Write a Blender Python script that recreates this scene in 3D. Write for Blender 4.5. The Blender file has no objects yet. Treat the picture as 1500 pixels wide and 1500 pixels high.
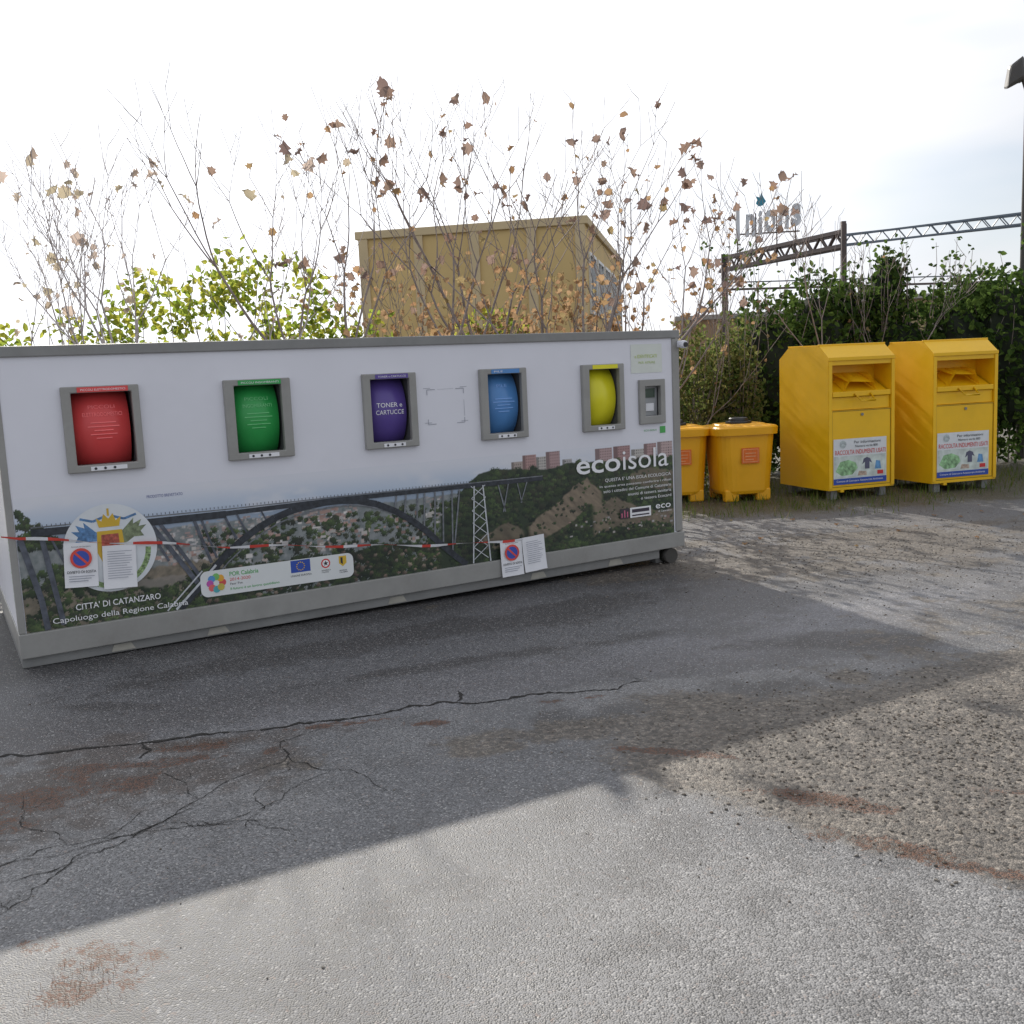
import bpy, bmesh, math, random
import numpy as np
from mathutils import Vector, Matrix
random.seed(7); np.random.seed(7)
rad=math.radians
C=bpy.context.scene.collection
# ------------------------------------------------------------ camera
r=rad(2.58);p=math.atan(205/1500)
U=Vector((0,math.sin(p),math.cos(p)));F=Vector((0,math.cos(p),-math.sin(p)));Rt=Vector((1,0,0))
cx=Rt*math.cos(r)-U*math.sin(r);cy=Rt*math.sin(r)+U*math.cos(r);cz=-F
cam=bpy.data.objects.new("camera",bpy.data.cameras.new("camera"));C.objects.link(cam)
M=Matrix((cx,cy,cz)).transposed().to_4x4();M.translation=Vector((0,0,1.8));cam.matrix_world=M
cam.data.sensor_width=36;cam.data.lens=36;cam.data.clip_end=3000
bpy.context.scene.camera=cam
try:
    bpy.context.scene.view_settings.view_transform='Standard';bpy.context.scene.view_settings.look='None'
except Exception: pass
# ------------------------------------------------------------ node helper
class NT:
    def __init__(s,nt): s.nt=nt
    def n(s,t,**k):
        o=s.nt.nodes.new(t)
        for a,b in k.items(): setattr(o,a,b)
        return o
    def l(s,a,b): s.nt.links.new(a,b)
    def setv(s,sock,v):
        if isinstance(v,bpy.types.NodeSocket): s.l(v,sock)
        else: sock.default_value=v
    def m(s,op,a,b=0.0,c=None,clamp=False):
        o=s.n('ShaderNodeMath',operation=op,use_clamp=clamp)
        s.setv(o.inputs[0],a);s.setv(o.inputs[1],b)
        if c is not None:s.setv(o.inputs[2],c)
        return o.outputs[0]
    def mix(s,f,a,b,bt='MIX'):
        o=s.n('ShaderNodeMix',data_type='RGBA',blend_type=bt)
        s.setv(o.inputs[0],f);s.setv(o.inputs[6],col4(a));s.setv(o.inputs[7],col4(b))
        return o.outputs[2]
    def noise(s,vec,scale,detail=3,rough=.5,out=0,dist=0):
        o=s.n('ShaderNodeTexNoise');s.l(vec,o.inputs['Vector'])
        o.inputs['Scale'].default_value=scale;o.inputs['Detail'].default_value=detail;o.inputs['Roughness'].default_value=rough
        o.inputs['Distortion'].default_value=dist
        return o.outputs[out]
    def ramp(s,f,a,b,lo=0.,hi=1.):
        o=s.n('ShaderNodeMapRange');o.clamp=True;s.setv(o.inputs[0],f)
        o.inputs[1].default_value=a;o.inputs[2].default_value=b;o.inputs[3].default_value=lo;o.inputs[4].default_value=hi
        return o.outputs[0]
    def gray(s,f):
        g=s.n('ShaderNodeCombineColor')
        for i in range(3): s.l(f,g.inputs[i])
        return g.outputs[0]
def col4(c):
    if isinstance(c,(tuple,list)): return (c[0],c[1],c[2],1.0)
    return c
def newmat(name):
    m=bpy.data.materials.new(name);m.use_nodes=True
    nt=NT(m.node_tree);b=m.node_tree.nodes['Principled BSDF']
    return m,nt,b
def mat(name,col,rough=.6,var=.15,scale=6,bump=0,bscale=40,metal=0,spec=.5,dirt=None,dirtamt=.3):
    m,t,b=newmat(name)
    g=t.n('ShaderNodeTexCoord').outputs['Object']
    nz=t.noise(g,scale,2,.6)
    f=t.ramp(nz,.3,.7,1-var,1+var)
    c=t.mix(1.0,col,t.gray(f),'MULTIPLY')
    if dirt:
        dn=t.ramp(t.noise(g,scale*.5,4,.7),.5,.75,0,dirtamt)
        c=t.mix(dn,c,dirt)
    t.l(c,b.inputs['Base Color'])
    rr=t.ramp(nz,.3,.7,max(0,rough-.08),min(1,rough+.08));t.l(rr,b.inputs['Roughness'])
    b.inputs['Metallic'].default_value=metal
    b.inputs['Specular IOR Level'].default_value=spec
    return m
def leafmat(name,cols,transl=.45,rough=.55):
    m,t,b=newmat(name)
    geo=t.n('ShaderNodeNewGeometry')
    rp=t.n('ShaderNodeValToRGB');t.l(geo.outputs['Random Per Island'],rp.inputs[0])
    cr=rp.color_ramp
    while len(cr.elements)<len(cols): cr.elements.new(.5)
    for i,c in enumerate(cols):
        cr.elements[i].position=i/(len(cols)-1);cr.elements[i].color=col4(c)
    out=[n for n in m.node_tree.nodes if n.type=='OUTPUT_MATERIAL'][0]
    di=t.n('ShaderNodeBsdfDiffuse');t.l(rp.outputs[0],di.inputs[0]);m.node_tree.nodes.remove(b)
    last=di.outputs[0]
    if transl>0:
        tr=t.n('ShaderNodeBsdfTranslucent');t.l(rp.outputs[0],tr.inputs[0])
        mx=t.n('ShaderNodeMixShader');mx.inputs[0].default_value=transl
        t.l(last,mx.inputs[1]);t.l(tr.outputs[0],mx.inputs[2]);last=mx.outputs[0]
    t.l(last,out.inputs[0])
    return m
# ------------------------------------------------------------ numpy noise
_T=np.random.rand(16,256,256)
def vnoise(x,y,sc,seed=0):
    x=np.asarray(x)*sc+seed*17.3;y=np.asarray(y)*sc+seed*9.7
    xi=np.floor(x).astype(int);yi=np.floor(y).astype(int);fx=x-xi;fy=y-yi
    fx=fx*fx*(3-2*fx);fy=fy*fy*(3-2*fy);t=_T[seed%16]
    a=t[xi%256,yi%256];b=t[(xi+1)%256,yi%256];c=t[xi%256,(yi+1)%256];d=t[(xi+1)%256,(yi+1)%256]
    return (a*(1-fx)+b*fx)*(1-fy)+(c*(1-fx)+d*fx)*fy
def fbm(x,y,sc,o=5,ro=.55,seed=0):
    s=0;a=1;tot=0
    for i in range(o): s=s+a*vnoise(x,y,sc*2**i,seed+i);tot+=a;a*=ro
    return s/tot
def sm(x,a,b):
    q=np.clip((x-a)/(b-a),0,1);return q*q*(3-2*q)
def lerp(a,b,f): return a*(1-f[...,None])+np.array(b)*f[...,None]
# ------------------------------------------------------------ mesh helpers
def mesh(name,v,f,m=None,parent=None,smooth=False):
    me=bpy.data.meshes.new(name);me.from_pydata([tuple(q) for q in v],[],f);me.update()
    if smooth: me.polygons.foreach_set('use_smooth',[True]*len(me.polygons))
    o=bpy.data.objects.new(name,me);C.objects.link(o)
    if m: me.materials.append(m)
    if parent: o.parent=parent
    return o
def gridmesh(name,V,nx,ny,m,parent=None,attrs={}):
    idx=np.arange(nx*ny).reshape(ny,nx)
    q=np.stack([idx[:-1,:-1],idx[:-1,1:],idx[1:,1:],idx[1:,:-1]],-1).reshape(-1,4)
    me=bpy.data.meshes.new(name);me.vertices.add(nx*ny);me.vertices.foreach_set('co',V.astype(np.float32).ravel())
    me.loops.add(q.size);me.loops.foreach_set('vertex_index',q.astype(np.int32).ravel())
    me.polygons.add(len(q));me.polygons.foreach_set('loop_start',np.arange(0,q.size,4,dtype=np.int32));me.polygons.foreach_set('loop_total',np.full(len(q),4,dtype=np.int32))
    me.update(calc_edges=True);me.validate()
    for k,a in attrs.items():
        at=me.attributes.new(k,'FLOAT_COLOR','POINT');b=np.ones((nx*ny,4),dtype=np.float32);b[:,:a.shape[-1]]=a.reshape(nx*ny,-1);at.data.foreach_set('color',b.ravel())
    me.materials.append(m);o=bpy.data.objects.new(name,me);C.objects.link(o)
    if parent:o.parent=parent
    return o
def empty(name,loc,rz=0):
    o=bpy.data.objects.new(name,None);C.objects.link(o);o.location=loc;o.rotation_euler=(0,0,rz);o.empty_display_size=.2
    return o
def bevel(o,w,seg=2):
    b=o.modifiers.new('bev','BEVEL');b.width=w;b.segments=seg;b.limit_method='ANGLE';b.angle_limit=rad(35)
def hexa(name,pr,x0,x1,y0,y1,z,m,bv=0):
    v=[(x0,y0,z[0]),(x1,y0,z[1]),(x1,y1,z[1]),(x0,y1,z[0]),(x0,y0,z[2]),(x1,y0,z[3]),(x1,y1,z[3]),(x0,y1,z[2])]
    f=[(0,3,2,1),(4,5,6,7),(0,1,5,4),(1,2,6,5),(2,3,7,6),(3,0,4,7)]
    o=mesh(name,v,f,m,pr)
    if bv: bevel(o,bv)
    return o
def box(name,pr,x0,x1,y0,y1,z0,z1,m,bv=0): return hexa(name,pr,x0,x1,y0,y1,(z0,z0,z1,z1),m,bv)
def ring(name,pr,o4,i4,y0,y1,m,bv=0):
    (a,b,c,d),(e,f_,g,h)=o4,i4
    O=[(a,c),(b,c),(b,d),(a,d)];I=[(e,g),(f_,g),(f_,h),(e,h)]
    v=[];
    for y in(y0,y1):
        for q in O+I: v.append((q[0],y,q[1]))
    f=[]
    for i in range(4):
        j=(i+1)%4
        f.append((i,j,4+j,4+i));f.append((8+j,8+i,12+i,12+j))
        f.append((j,i,8+i,8+j));f.append((4+i,4+j,12+j,12+i))
    o=mesh(name,v,f,m,pr)
    if bv: bevel(o,bv)
    return o
def poly(name,pr,pts,y,m):
    return mesh(name,[(a,y,b) for a,b in pts],[tuple(range(len(pts)))],m,pr)
def strips(name,pr,lines,y,m):
    v=[];f=[]
    for pts,w in lines:
        pts=[Vector(q) for q in pts]
        for i in range(len(pts)-1):
            a,b=pts[i],pts[i+1];d=(b-a).normalized();n=Vector((-d.y,d.x))*w/2
            k=len(v)
            for q in(a-n,b-n,b+n,a+n): v.append((q.x,y,q.y))
            f.append((k,k+1,k+2,k+3))
    return mesh(name,v,f,m,pr)
def disc(name,pr,x,z,rr,y,m,n=40,sz=1.0):
    return poly(name,pr,[(x+rr*math.cos(2*math.pi*i/n),z+rr*sz*math.sin(2*math.pi*i/n)) for i in range(n)],y,m)
def text(pr,body,x,z,w,h,m,y=-.012,name="lettering",rot=0,ext=0,tilt=90,bold=0,al='LEFT'):
    cu=bpy.data.curves.new(name,'FONT');cu.body=body;cu.size=1;cu.extrude=ext;cu.offset=bold;cu.align_x=al;cu.resolution_u=3
    o=bpy.data.objects.new(name,cu);C.objects.link(o);cu.materials.append(m)
    bpy.context.view_layer.update();d=o.dimensions
    sx=w/max(d.x,.001);sy=h/max(d.y,.001)
    o.scale=(sx,sy,1);o.parent=pr;o.location=(x,y,z);o.rotation_euler=(rad(tilt),0,0)
    if rot: o.rotation_euler=(Matrix.Rotation(-rot,3,'Y')@Matrix.Rotation(rad(tilt),3,'X')).to_euler()
    return o
def cyl(name,pr,c,axis,rr,ln,m,n=32,r2=None,bv=0):
    r2=rr if r2 is None else r2
    bm=bmesh.new();bmesh.ops.create_cone(bm,cap_ends=True,segments=n,radius1=rr,radius2=r2,depth=ln)
    me=bpy.data.meshes.new(name);bm.to_mesh(me);bm.free();me.materials.append(m)
    o=bpy.data.objects.new(name,me);C.objects.link(o);o.parent=pr;o.location=c
    if axis=='X': o.rotation_euler=(0,rad(90),0)
    if axis=='Y': o.rotation_euler=(rad(90),0,0)
    for q in me.polygons: q.use_smooth=len(q.vertices)==4
    if bv: bevel(o,bv)
    return o
def tube(V,Fc,pts,rs,n=5):
    k0=len(V);pts=[Vector(q) for q in pts]
    for i,q in enumerate(pts):
        d=(pts[min(i+1,len(pts)-1)]-pts[max(i-1,0)]).normalized()
        a=d.orthogonal().normalized();b=d.cross(a)
        for j in range(n):
            an=2*math.pi*j/n;V.append(q+(a*math.cos(an)+b*math.sin(an))*rs[i])
    for i in range(len(pts)-1):
        for j in range(n):
            A=k0+i*n+j;B=k0+i*n+(j+1)%n;Fc.append((A,B,B+n,A+n))
def rotmats(N):
    q=np.random.randn(N,4);q/=np.linalg.norm(q,axis=1)[:,None]
    w,x,y,z=q.T
    return np.stack([np.stack([1-2*(y*y+z*z),2*(x*y-z*w),2*(x*z+y*w)],1),np.stack([2*(x*y+z*w),1-2*(x*x+z*z),2*(y*z-x*w)],1),np.stack([2*(x*z-y*w),2*(y*z+x*w),1-2*(x*x+y*y)],1)],1)
SH_OVAL=(np.array([[0,0,0],[.32,.35,.08],[.22,.75,.06],[0,1,-.08],[-.22,.75,.06],[-.32,.35,.08]]),[(0,1,2,3),(0,3,4,5)])
SH_LOBE=(np.array([[0,0,0],[.38,-.02,.15],[.34,.2,.05],[.56,.38,.25],[.40,.5,.03],[.40,.80,-.16],[.20,.78,0],[0,1.0,-.3],[-.20,.78,0],[-.40,.76,.16],[-.40,.5,.03],[-.54,.4,.28],[-.34,.2,.05],[-.38,-.02,.1]]),
   [(0,1,2),(2,3,4),(4,5,6),(6,7,8),(8,9,10),(10,11,12),(12,13,0),(0,2,4,6),(0,6,8),(0,8,10,12)])
SH_BLADE=(np.array([[-.03,0,0],[.03,0,0],[.02,.6,.06],[0,1,.22],[-.02,.6,.06]]),[(0,1,2,4),(4,2,3)])
def leaves(name,cen,size,m,shape=SH_OVAL,parent=None,rm=None):
    cen=np.asarray(cen);N=len(cen);lv,lf=shape;size=np.broadcast_to(np.asarray(size),(N,))
    R=rotmats(N) if rm is None else rm
    v=np.einsum('nij,kj->nki',R,lv)*size[:,None,None]+cen[:,None,:]
    K=len(lv);v=v.reshape(-1,3).tolist()
    f=[tuple(i*K+a for a in q) for i in range(N) for q in lf]
    return mesh(name,v,f,m,parent)
def ell(N,c,s,shell=.55):
    d=np.random.randn(N,3);d/=np.linalg.norm(d,axis=1)[:,None]
    rr=(shell+(1-shell)*np.random.rand(N))[:,None]
    return np.array(c)+d*rr*np.array(s)
# ------------------------------------------------------------ light
S=Vector((-.305,.83,.49)).normalized()
el=math.asin(S.z);az=math.atan2(S.x,S.y)
sun=bpy.data.objects.new("sun",bpy.data.lights.new("sun",'SUN'));C.objects.link(sun)
sun.data.energy=5.0;sun.data.angle=rad(.5);sun.data.color=(1,.94,.84);sun.rotation_euler=S.to_track_quat('Z','Y').to_euler()
w=bpy.data.worlds.new("World");bpy.context.scene.world=w;w.use_nodes=True
t=NT(w.node_tree);bg=w.node_tree.nodes['Background'];bg.inputs[1].default_value=.12
sk=t.n('ShaderNodeTexSky',sky_type='NISHITA');sk.sun_disc=False;sk.sun_elevation=el;sk.sun_rotation=az%(2*math.pi);sk.dust_density=.6;sk.air_density=1.0;sk.ozone_density=2.0
tc=t.n('ShaderNodeTexCoord').outputs['Generated']
mp=t.n('ShaderNodeMapping');mp.inputs['Scale'].default_value=(1.0,1.0,4.2);mp.inputs['Location'].default_value=(.3,.2,.4);t.l(tc,mp.inputs[0])
cn=t.noise(mp.outputs[0],2.6,3,.55)
dt=t.n('ShaderNodeVectorMath',operation='DOT_PRODUCT');t.l(tc,dt.inputs[0]);dt.inputs[1].default_value=S
near=t.ramp(dt.outputs['Value'],.66,.9,0,.5)
fac=t.m('ADD',t.ramp(cn,.34,.62,.50,.97),near,clamp=True)
bright=t.m('ADD',7.2,t.ramp(dt.outputs['Value'],.66,.95,0,5.5))
cb=t.n('ShaderNodeCombineColor')
t.l(bright,cb.inputs[0]);t.l(t.m('MULTIPLY',bright,1.02),cb.inputs[1]);t.l(t.m('MULTIPLY',bright,1.07),cb.inputs[2])
skm=t.mix(1.0,sk.outputs[0],(.9,.9,.9),'MULTIPLY')
t.l(t.mix(fac,skm,cb.outputs[0]),bg.inputs[0])
# ------------------------------------------------------------ ground
def ground_material():
    m,t,b=newmat("asphalt")
    P=t.n('ShaderNodeNewGeometry').outputs['Position']
    ab=t.n('ShaderNodeAttribute',attribute_name='base');am=t.n('ShaderNodeAttribute',attribute_name='mask')
    ms=t.n('ShaderNodeSeparateColor');t.l(am.outputs['Color'],ms.inputs[0])
    vor=t.n('ShaderNodeTexVoronoi',voronoi_dimensions='2D');t.l(P,vor.inputs['Vector']);vor.inputs['Scale'].default_value=150
    vs=t.n('ShaderNodeSeparateColor');t.l(vor.outputs['Color'],vs.inputs[0]);stone=vs.outputs[0]
    vor2=t.n('ShaderNodeTexVoronoi',voronoi_dimensions='2D');t.l(P,vor2.inputs['Vector']);vor2.inputs['Scale'].default_value=46
    vs2=t.n('ShaderNodeSeparateColor');t.l(vor2.outputs['Color'],vs2.inputs[0])
    jit=t.m('ADD',t.m('MULTIPLY',t.m('SUBTRACT',stone,.5),.5),t.m('MULTIPLY',t.m('SUBTRACT',vs2.outputs[1],.5),.5))
    def edge(s): return t.ramp(t.m('ADD',s,jit),.35,.65)
    gz=edge(ms.outputs[0]);mo=edge(ms.outputs[1])
    spk=t.gray(t.ramp(stone,0,1,.40,1.62))
    c=t.mix(1.0,ab.outputs['Color'],spk,'MULTIPLY')
    c=t.mix(t.m('MULTIPLY',t.ramp(stone,.93,.97),.75),c,(.38,.37,.36))
    gcol=t.mix(1.0,t.mix(vs2.outputs[2],(.066,.055,.045),(.150,.130,.108)),t.gray(t.ramp(vs2.outputs[0],0,1,.45,1.5)),'MULTIPLY')
    gcol=t.mix(1.0,gcol,spk,'MULTIPLY')
    c=t.mix(t.m('MULTIPLY',gz,.75),c,gcol)
    mcol=t.mix(t.ramp(stone,.2,.9),(.022,.016,.012),(.14,.06,.032))
    c=t.mix(t.m('MULTIPLY',mo,.85),c,mcol)
    t.l(c,b.inputs['Base Color'])
    t.l(t.ramp(stone,0,1,.48,.80),b.inputs['Roughness']);b.inputs['Specular IOR Level'].default_value=.5
    h=t.m('ADD',t.m('MULTIPLY',vor.outputs['Distance'],-.7),t.m('MULTIPLY',vor2.outputs['Distance'],t.m('MULTIPLY',ms.outputs[0],-1.2)))
    bn=t.n('ShaderNodeBump');bn.inputs['Strength'].default_value=.7;bn.inputs['Distance'].default_value=.0045
    t.l(h,bn.inputs['Height']);t.l(bn.outputs[0],b.inputs['Normal'])
    return m
xs=np.concatenate([[-600,-60,-20,-9,-6],np.arange(-4.5,8.0,.022),[9,12,20,60,600]])
yl=[2.1];
while yl[-1]<13.5: yl.append(yl[-1]+.014*max(1,yl[-1]/3))
ys=np.concatenate([[-600,-60,-10,0,1.2],yl,[15,20,40,100,900]])
X,Y=np.meshgrid(xs,ys)
n1=fbm(X,Y,2.0,6,.6,1)-.5;n2=fbm(X,Y,9,4,.6,3)-.5;n3=fbm(X,Y,.8,4,.55,5)
wob=n1*1.3+n2*.9
def blob(cx,cy,rx,ry,ang=0,nz=1.0,soft=.3):
    a=rad(ang);dx=X-cx;dy=Y-cy;u=(dx*math.cos(a)+dy*math.sin(a))/rx;v=(-dx*math.sin(a)+dy*math.cos(a))/ry
    return sm(np.sqrt(u*u+v*v)+wob*nz*1.6,1+soft,1-soft)
def MX(*a):
    o=a[0]
    for q in a[1:]: o=np.maximum(o,q)
    return o
base=lerp(np.zeros(X.shape+(3,))+np.array((.128,.128,.133)),(.172,.170,.172),sm(n3,.35,.65))
base=lerp(base,(.092,.090,.091),sm(fbm(X,Y,5,5,.6,7),.52,.7)*.5)
# older, darker asphalt on the container side of the seam
seam=4.93+(X+2.62)*.225+n1*.25
base=lerp(base,(.105,.104,.110),sm(Y,seam-.03,seam+.05)*.75)
base=lerp(base,(.19,.19,.205),MX(blob(.4,6.05,2.4,.3,22,.8,.5),blob(2.6,7.3,1.2,.3,20,.8,.5))*.75)
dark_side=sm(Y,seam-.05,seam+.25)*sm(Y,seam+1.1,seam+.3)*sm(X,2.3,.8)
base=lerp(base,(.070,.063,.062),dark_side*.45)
# dark stains and the container's own shade, painted along its foot
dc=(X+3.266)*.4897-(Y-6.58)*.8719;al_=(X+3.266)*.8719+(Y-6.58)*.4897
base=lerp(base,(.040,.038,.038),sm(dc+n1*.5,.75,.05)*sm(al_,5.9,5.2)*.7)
wet_and_shade=MX(blob(-2.42,5.7,.22,.07,-8,.6),blob(2.0,6.38,.62,.2,-10,.9),blob(-1.1,6.85,1.7,.25,28,1.,.4),blob(.6,7.7,1.5,.28,30,1.0,.5),blob(1.5,8.6,.9,.4,25,.9,.5),blob(3.2,8.4,.9,.12,10,1),blob(4.6,7.6,1.2,.16,5,1),blob(.9,5.3,.7,.2,15,1.1,.5),blob(2.6,5.7,.7,.12,10,1.1,.5),blob(-.3,6.3,1.2,.08,20,1.2,.5),blob(3.9,10.4,1.6,.12,8,1.3,.5),blob(3.0,9.2,1.0,.10,12,1.3,.5))  # wet spots and streaks, plus container shade painted as bands along its base
base=lerp(base,(.042,.038,.037),wet_and_shade*.62)
ld=MX(blob(-2.2,4.5,.8,.5,15,1.1,.4),blob(-1.7,5.0,.6,.14,12,1,.4))
base=lerp(base,(.060,.045,.036),ld*.75)
grv=MX(sm(Y,4.42-(X-.26)*.88+n1*.5-.05,4.42-(X-.26)*.88+n1*.5+.25)*sm(Y,5.2+X*.25+n1*1.2,4.7+X*.25+n1*1.2)*sm(X,.2,.7),blob(4.2,4.9,1.9,1.4,0,.8),blob(.5,5.0,1.0,.13,12,1,.4)*.8,blob(4.0,9.7,3.2,.9,8,1.3,.5)*.75,blob(5.0,7.0,1.6,.5,0,1.2,.5)*.8)
base=lerp(base,(.118,.103,.086),grv*.6)
base=lerp(base,(.058,.048,.040),grv*sm(fbm(X,Y,3.2,5,.6,11),.5,.66)*.7)
base=lerp(base,(.21,.19,.165),grv*sm(fbm(X,Y,2.6,5,.6,13),.52,.66)*.7)
moss=MX(blob(-2.15,4.40,.36,.2,15,1.5,.3),blob(-2.4,4.02,.3,.14,30,1.3,.3),blob(-1.62,4.98,.28,.07,12,1.2),blob(1.2,4.02,.26,.05,-25,1.3),blob(1.42,3.5,.22,.05,-40,1.3),blob(1.12,3.68,.06,.04,0,1),blob(-.5,5.16,.13,.04,0,1.2),blob(-1.38,2.93,.13,.17,0,1.4,.4),blob(-1.62,3.16,.07,.04,0,1),blob(.7,4.6,.25,.03,-20,1.4),blob(2.0,4.0,.2,.03,-20,1.3),blob(-1.0,5.2,.3,.025,12,1.3),blob(.3,5.45,.3,.03,10,1.4),blob(-1.9,4.75,.4,.06,10,1.5),blob(-2.6,4.7,.3,.06,10,1.5))
moss=moss*(.35+.65*sm(fbm(X,Y,10,4,.6,9),.38,.58))
ve=sm(Y-.12*X+wob*.9,11.3,11.9)
base=lerp(base,(.075,.066,.040),ve);grv=grv*(1-ve)
mask=np.stack([grv,moss,wet_and_shade],-1)
V=np.stack([X,Y,np.zeros_like(X)],-1).reshape(-1,3)
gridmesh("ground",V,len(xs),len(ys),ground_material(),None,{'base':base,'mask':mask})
crm=mat("crack_fill",(.018,.016,.014),.95,.3,20)
cv=[];cf=[]
def crack(a,b,w0,dev=.05,br=2,n=None):
    a=np.array(a,float);b=np.array(b,float);L=np.linalg.norm(b-a);n=n or max(5,int(L/.025));d=(b-a)/L;nn=np.array([-d[1],d[0]])
    off=0;pts=[]
    for i in range(n+1):
        q=i/n;off+=random.gauss(0,.013);pts.append(a+(b-a)*q+nn*(off*math.sin(math.pi*min(1,q*1.02))+dev*math.sin(q*5+a[0]*7)*math.sin(math.pi*q)))
    k=len(cv)
    for i,q in enumerate(pts):
        ww=w0*random.uniform(.2,1.3)*(.35+.65*math.sin(math.pi*(.08+.84*i/n)))/2
        cv.append((q[0]-nn[0]*ww,q[1]-nn[1]*ww,.003));cv.append((q[0]+nn[0]*ww,q[1]+nn[1]*ww,.003))
    for i in range(n): cf.append((k+2*i,k+2*i+2,k+2*i+3,k+2*i+1))
    if br>0:
        for _ in range(br):
            i=random.randint(2,n-2);q=pts[i];an=math.atan2(d[1],d[0])+random.choice([-1,1])*random.uniform(.8,1.5);l=L*random.uniform(.15,.4)
            crack(q,q+np.array([math.cos(an),math.sin(an)])*l,w0*.7,dev*.6,br-1)
SM=[(-2.95,4.87),(-2.1,5.03),(-1.37,5.17),(-.8,5.33),(-.24,5.45),(.3,5.56),(.78,5.70)]
for i in range(len(SM)-1): crack(SM[i],SM[i+1],.030 if i<5 else .016,.02,1 if i%2 else 0)
crack((-2.4,3.5),(-1.15,4.7),.0075,.06,3);crack((-2.3,3.3),(-1.4,4.25),.007,.05,2);crack((-1.9,3.1),(-1.65,4.2),.006,.05,2);crack((-2.1,3.75),(-1.0,4.05),.006,.05,2)
crack((-1.2,4.9),(-.6,4.3),.006,.05,1);crack((-2.0,3.45),(-1.9,2.7),.007,.04,1);crack((-1.15,4.7),(-1.05,5.15),.007,.02,0);crack((-1.35,4.0),(-.9,4.55),.005,.04,1)
mesh("asphalt_cracks",cv,cf,crm)
# ------------------------------------------------------------ materials
white=mat("white_panel_paint",(.74,.74,.80),.4,.03,1.5,dirt=(.50,.50,.53),dirtamt=.28)
grey=mat("grey_steel",(.24,.24,.235),.45,.12,5,dirt=(.13,.11,.10),dirtamt=.45)
grey2=mat("grey_frame",(.31,.305,.29),.45,.08,6,dirt=(.17,.155,.14),dirtamt=.45)
dark=mat("dark_inside",(.03,.03,.035),.7)
black=mat("black_plastic",(.02,.02,.022),.4)
paper=mat("paper",(.80,.80,.83),.7,.03)
inkw=mat("white_ink",(.85,.85,.87),.5,.02)
inkd=mat("dark_ink",(.03,.03,.04),.5,.05)
inkb=mat("blue_ink",(.03,.08,.40),.5,.05)
inkr=mat("red_ink",(.65,.04,.04),.5,.05)
inkg=mat("green_ink",(.08,.4,.1),.5,.05)
gold=mat("gold_ink",(.65,.42,.04),.5,.1)
yel=mat("yellow_metal_paint",(.88,.51,.006),.42,.06,3,dirt=(.50,.28,.03),dirtamt=.35)
yel2=mat("amber_plastic",(.86,.42,.008),.4,.06,3,dirt=(.5,.25,.02),dirtamt=.2)
orng=mat("orange_label",(.75,.16,.02),.6,.1,40)
# ------------------------------------------------------------ recycling container
A0=math.atan2(.4897,.8719);LC=(-3.266,6.58,0)
rc=empty("recycling_container",LC,A0)
LN=5.52;DP=2.2
wins=[(.39,.88,.45,.83,(.72,.07,.07),"PICCOLI\nELETTRODOMESTICI","red"),(1.45,1.93,1.52,1.86,(.03,.36,.08),"PICCOLI\nINGOMBRANTI","green"),(2.49,2.93,2.55,2.87,(.11,.07,.31),"TONER e\nCARTUCCE","purple"),(3.49,3.92,3.56,3.87,(.09,.26,.58),"PILE","blue"),(4.47,4.90,4.54,4.85,(.78,.72,.02),"","yellow")]
holes=[(w_[2],w_[3],1.31,1.79) for w_ in wins]+[(5.13,5.30,1.36,1.62)]
xc=sorted(set([0.03,LN-.05]+[h[0] for h in holes]+[h[1] for h in holes]));zc=[.22,1.31,1.36,1.62,1.79,2.04]
v=[];f=[]
for i in range(len(xc)-1):
    for j in range(len(zc)-1):
        xm=(xc[i]+xc[i+1])/2;zm=(zc[j]+zc[j+1])/2
        if any(h[0]<xm<h[1] and h[2]<zm<h[3] for h in holes): continue
        k=len(v);v+=[(xc[i],0,zc[j]),(xc[i+1],0,zc[j]),(xc[i+1],0,zc[j+1]),(xc[i],0,zc[j+1])];f.append((k,k+1,k+2,k+3))
mesh("front_panel",v,f,white,rc)
box("left_wall",rc,.0,.02,.05,DP-.05,.2,2.04,white)
box("right_wall",rc,LN-.02,LN,.05,DP-.05,.2,2.04,white)
box("back_wall",rc,.05,LN-.05,DP-.02,DP,.2,2.04,white)
box("floor_deck",rc,.03,LN-.03,.065,DP-.03,.14,.2,dark)
box("roof_top",rc,.04,LN-.04,.055,DP-.055,2.05,2.09,grey)
box("roof_beam",rc,-.01,LN+.01,-.02,.05,2.035,2.105,grey,.006)
box("roof_beam_back",rc,-.01,LN+.01,DP-.05,DP+.02,2.035,2.105,grey,.006)
box("roof_beam_left",rc,-.01,.05,.053,DP-.053,2.035,2.103,grey,.006)
box("roof_beam_right",rc,LN-.05,LN+.01,.053,DP-.053,2.035,2.103,grey,.006)
box("corner_post_front_left",rc,-.008,.035,-.008,.045,.236,2.033,grey2,.005)
box("corner_post_front_right",rc,LN-.07,LN+.008,-.012,.06,.29,2.033,grey2,.008)
box("corner_post_back_left",rc,-.008,.05,DP-.06,DP+.008,.236,2.033,grey2,.005)
box("corner_post_back_right",rc,LN-.05,LN+.008,DP-.06,DP+.008,.29,2.033,grey2,.005)
hexa("base_beam",rc,-.01,LN+.012,-.03,.06,(.07,.15,.235,.285),grey2,.006)
hexa("base_beam_left",rc,-.009,.05,.063,DP,(.07,.07,.23,.23),grey2,.006)
hexa("base_beam_right",rc,LN-.06,LN+.01,.063,DP,(.15,.15,.28,.28),grey2,.006)
hexa("lower_rail",rc,-.005,LN-.25,.01,.09,(0,.06,.068,.145),grey,.006)
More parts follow.
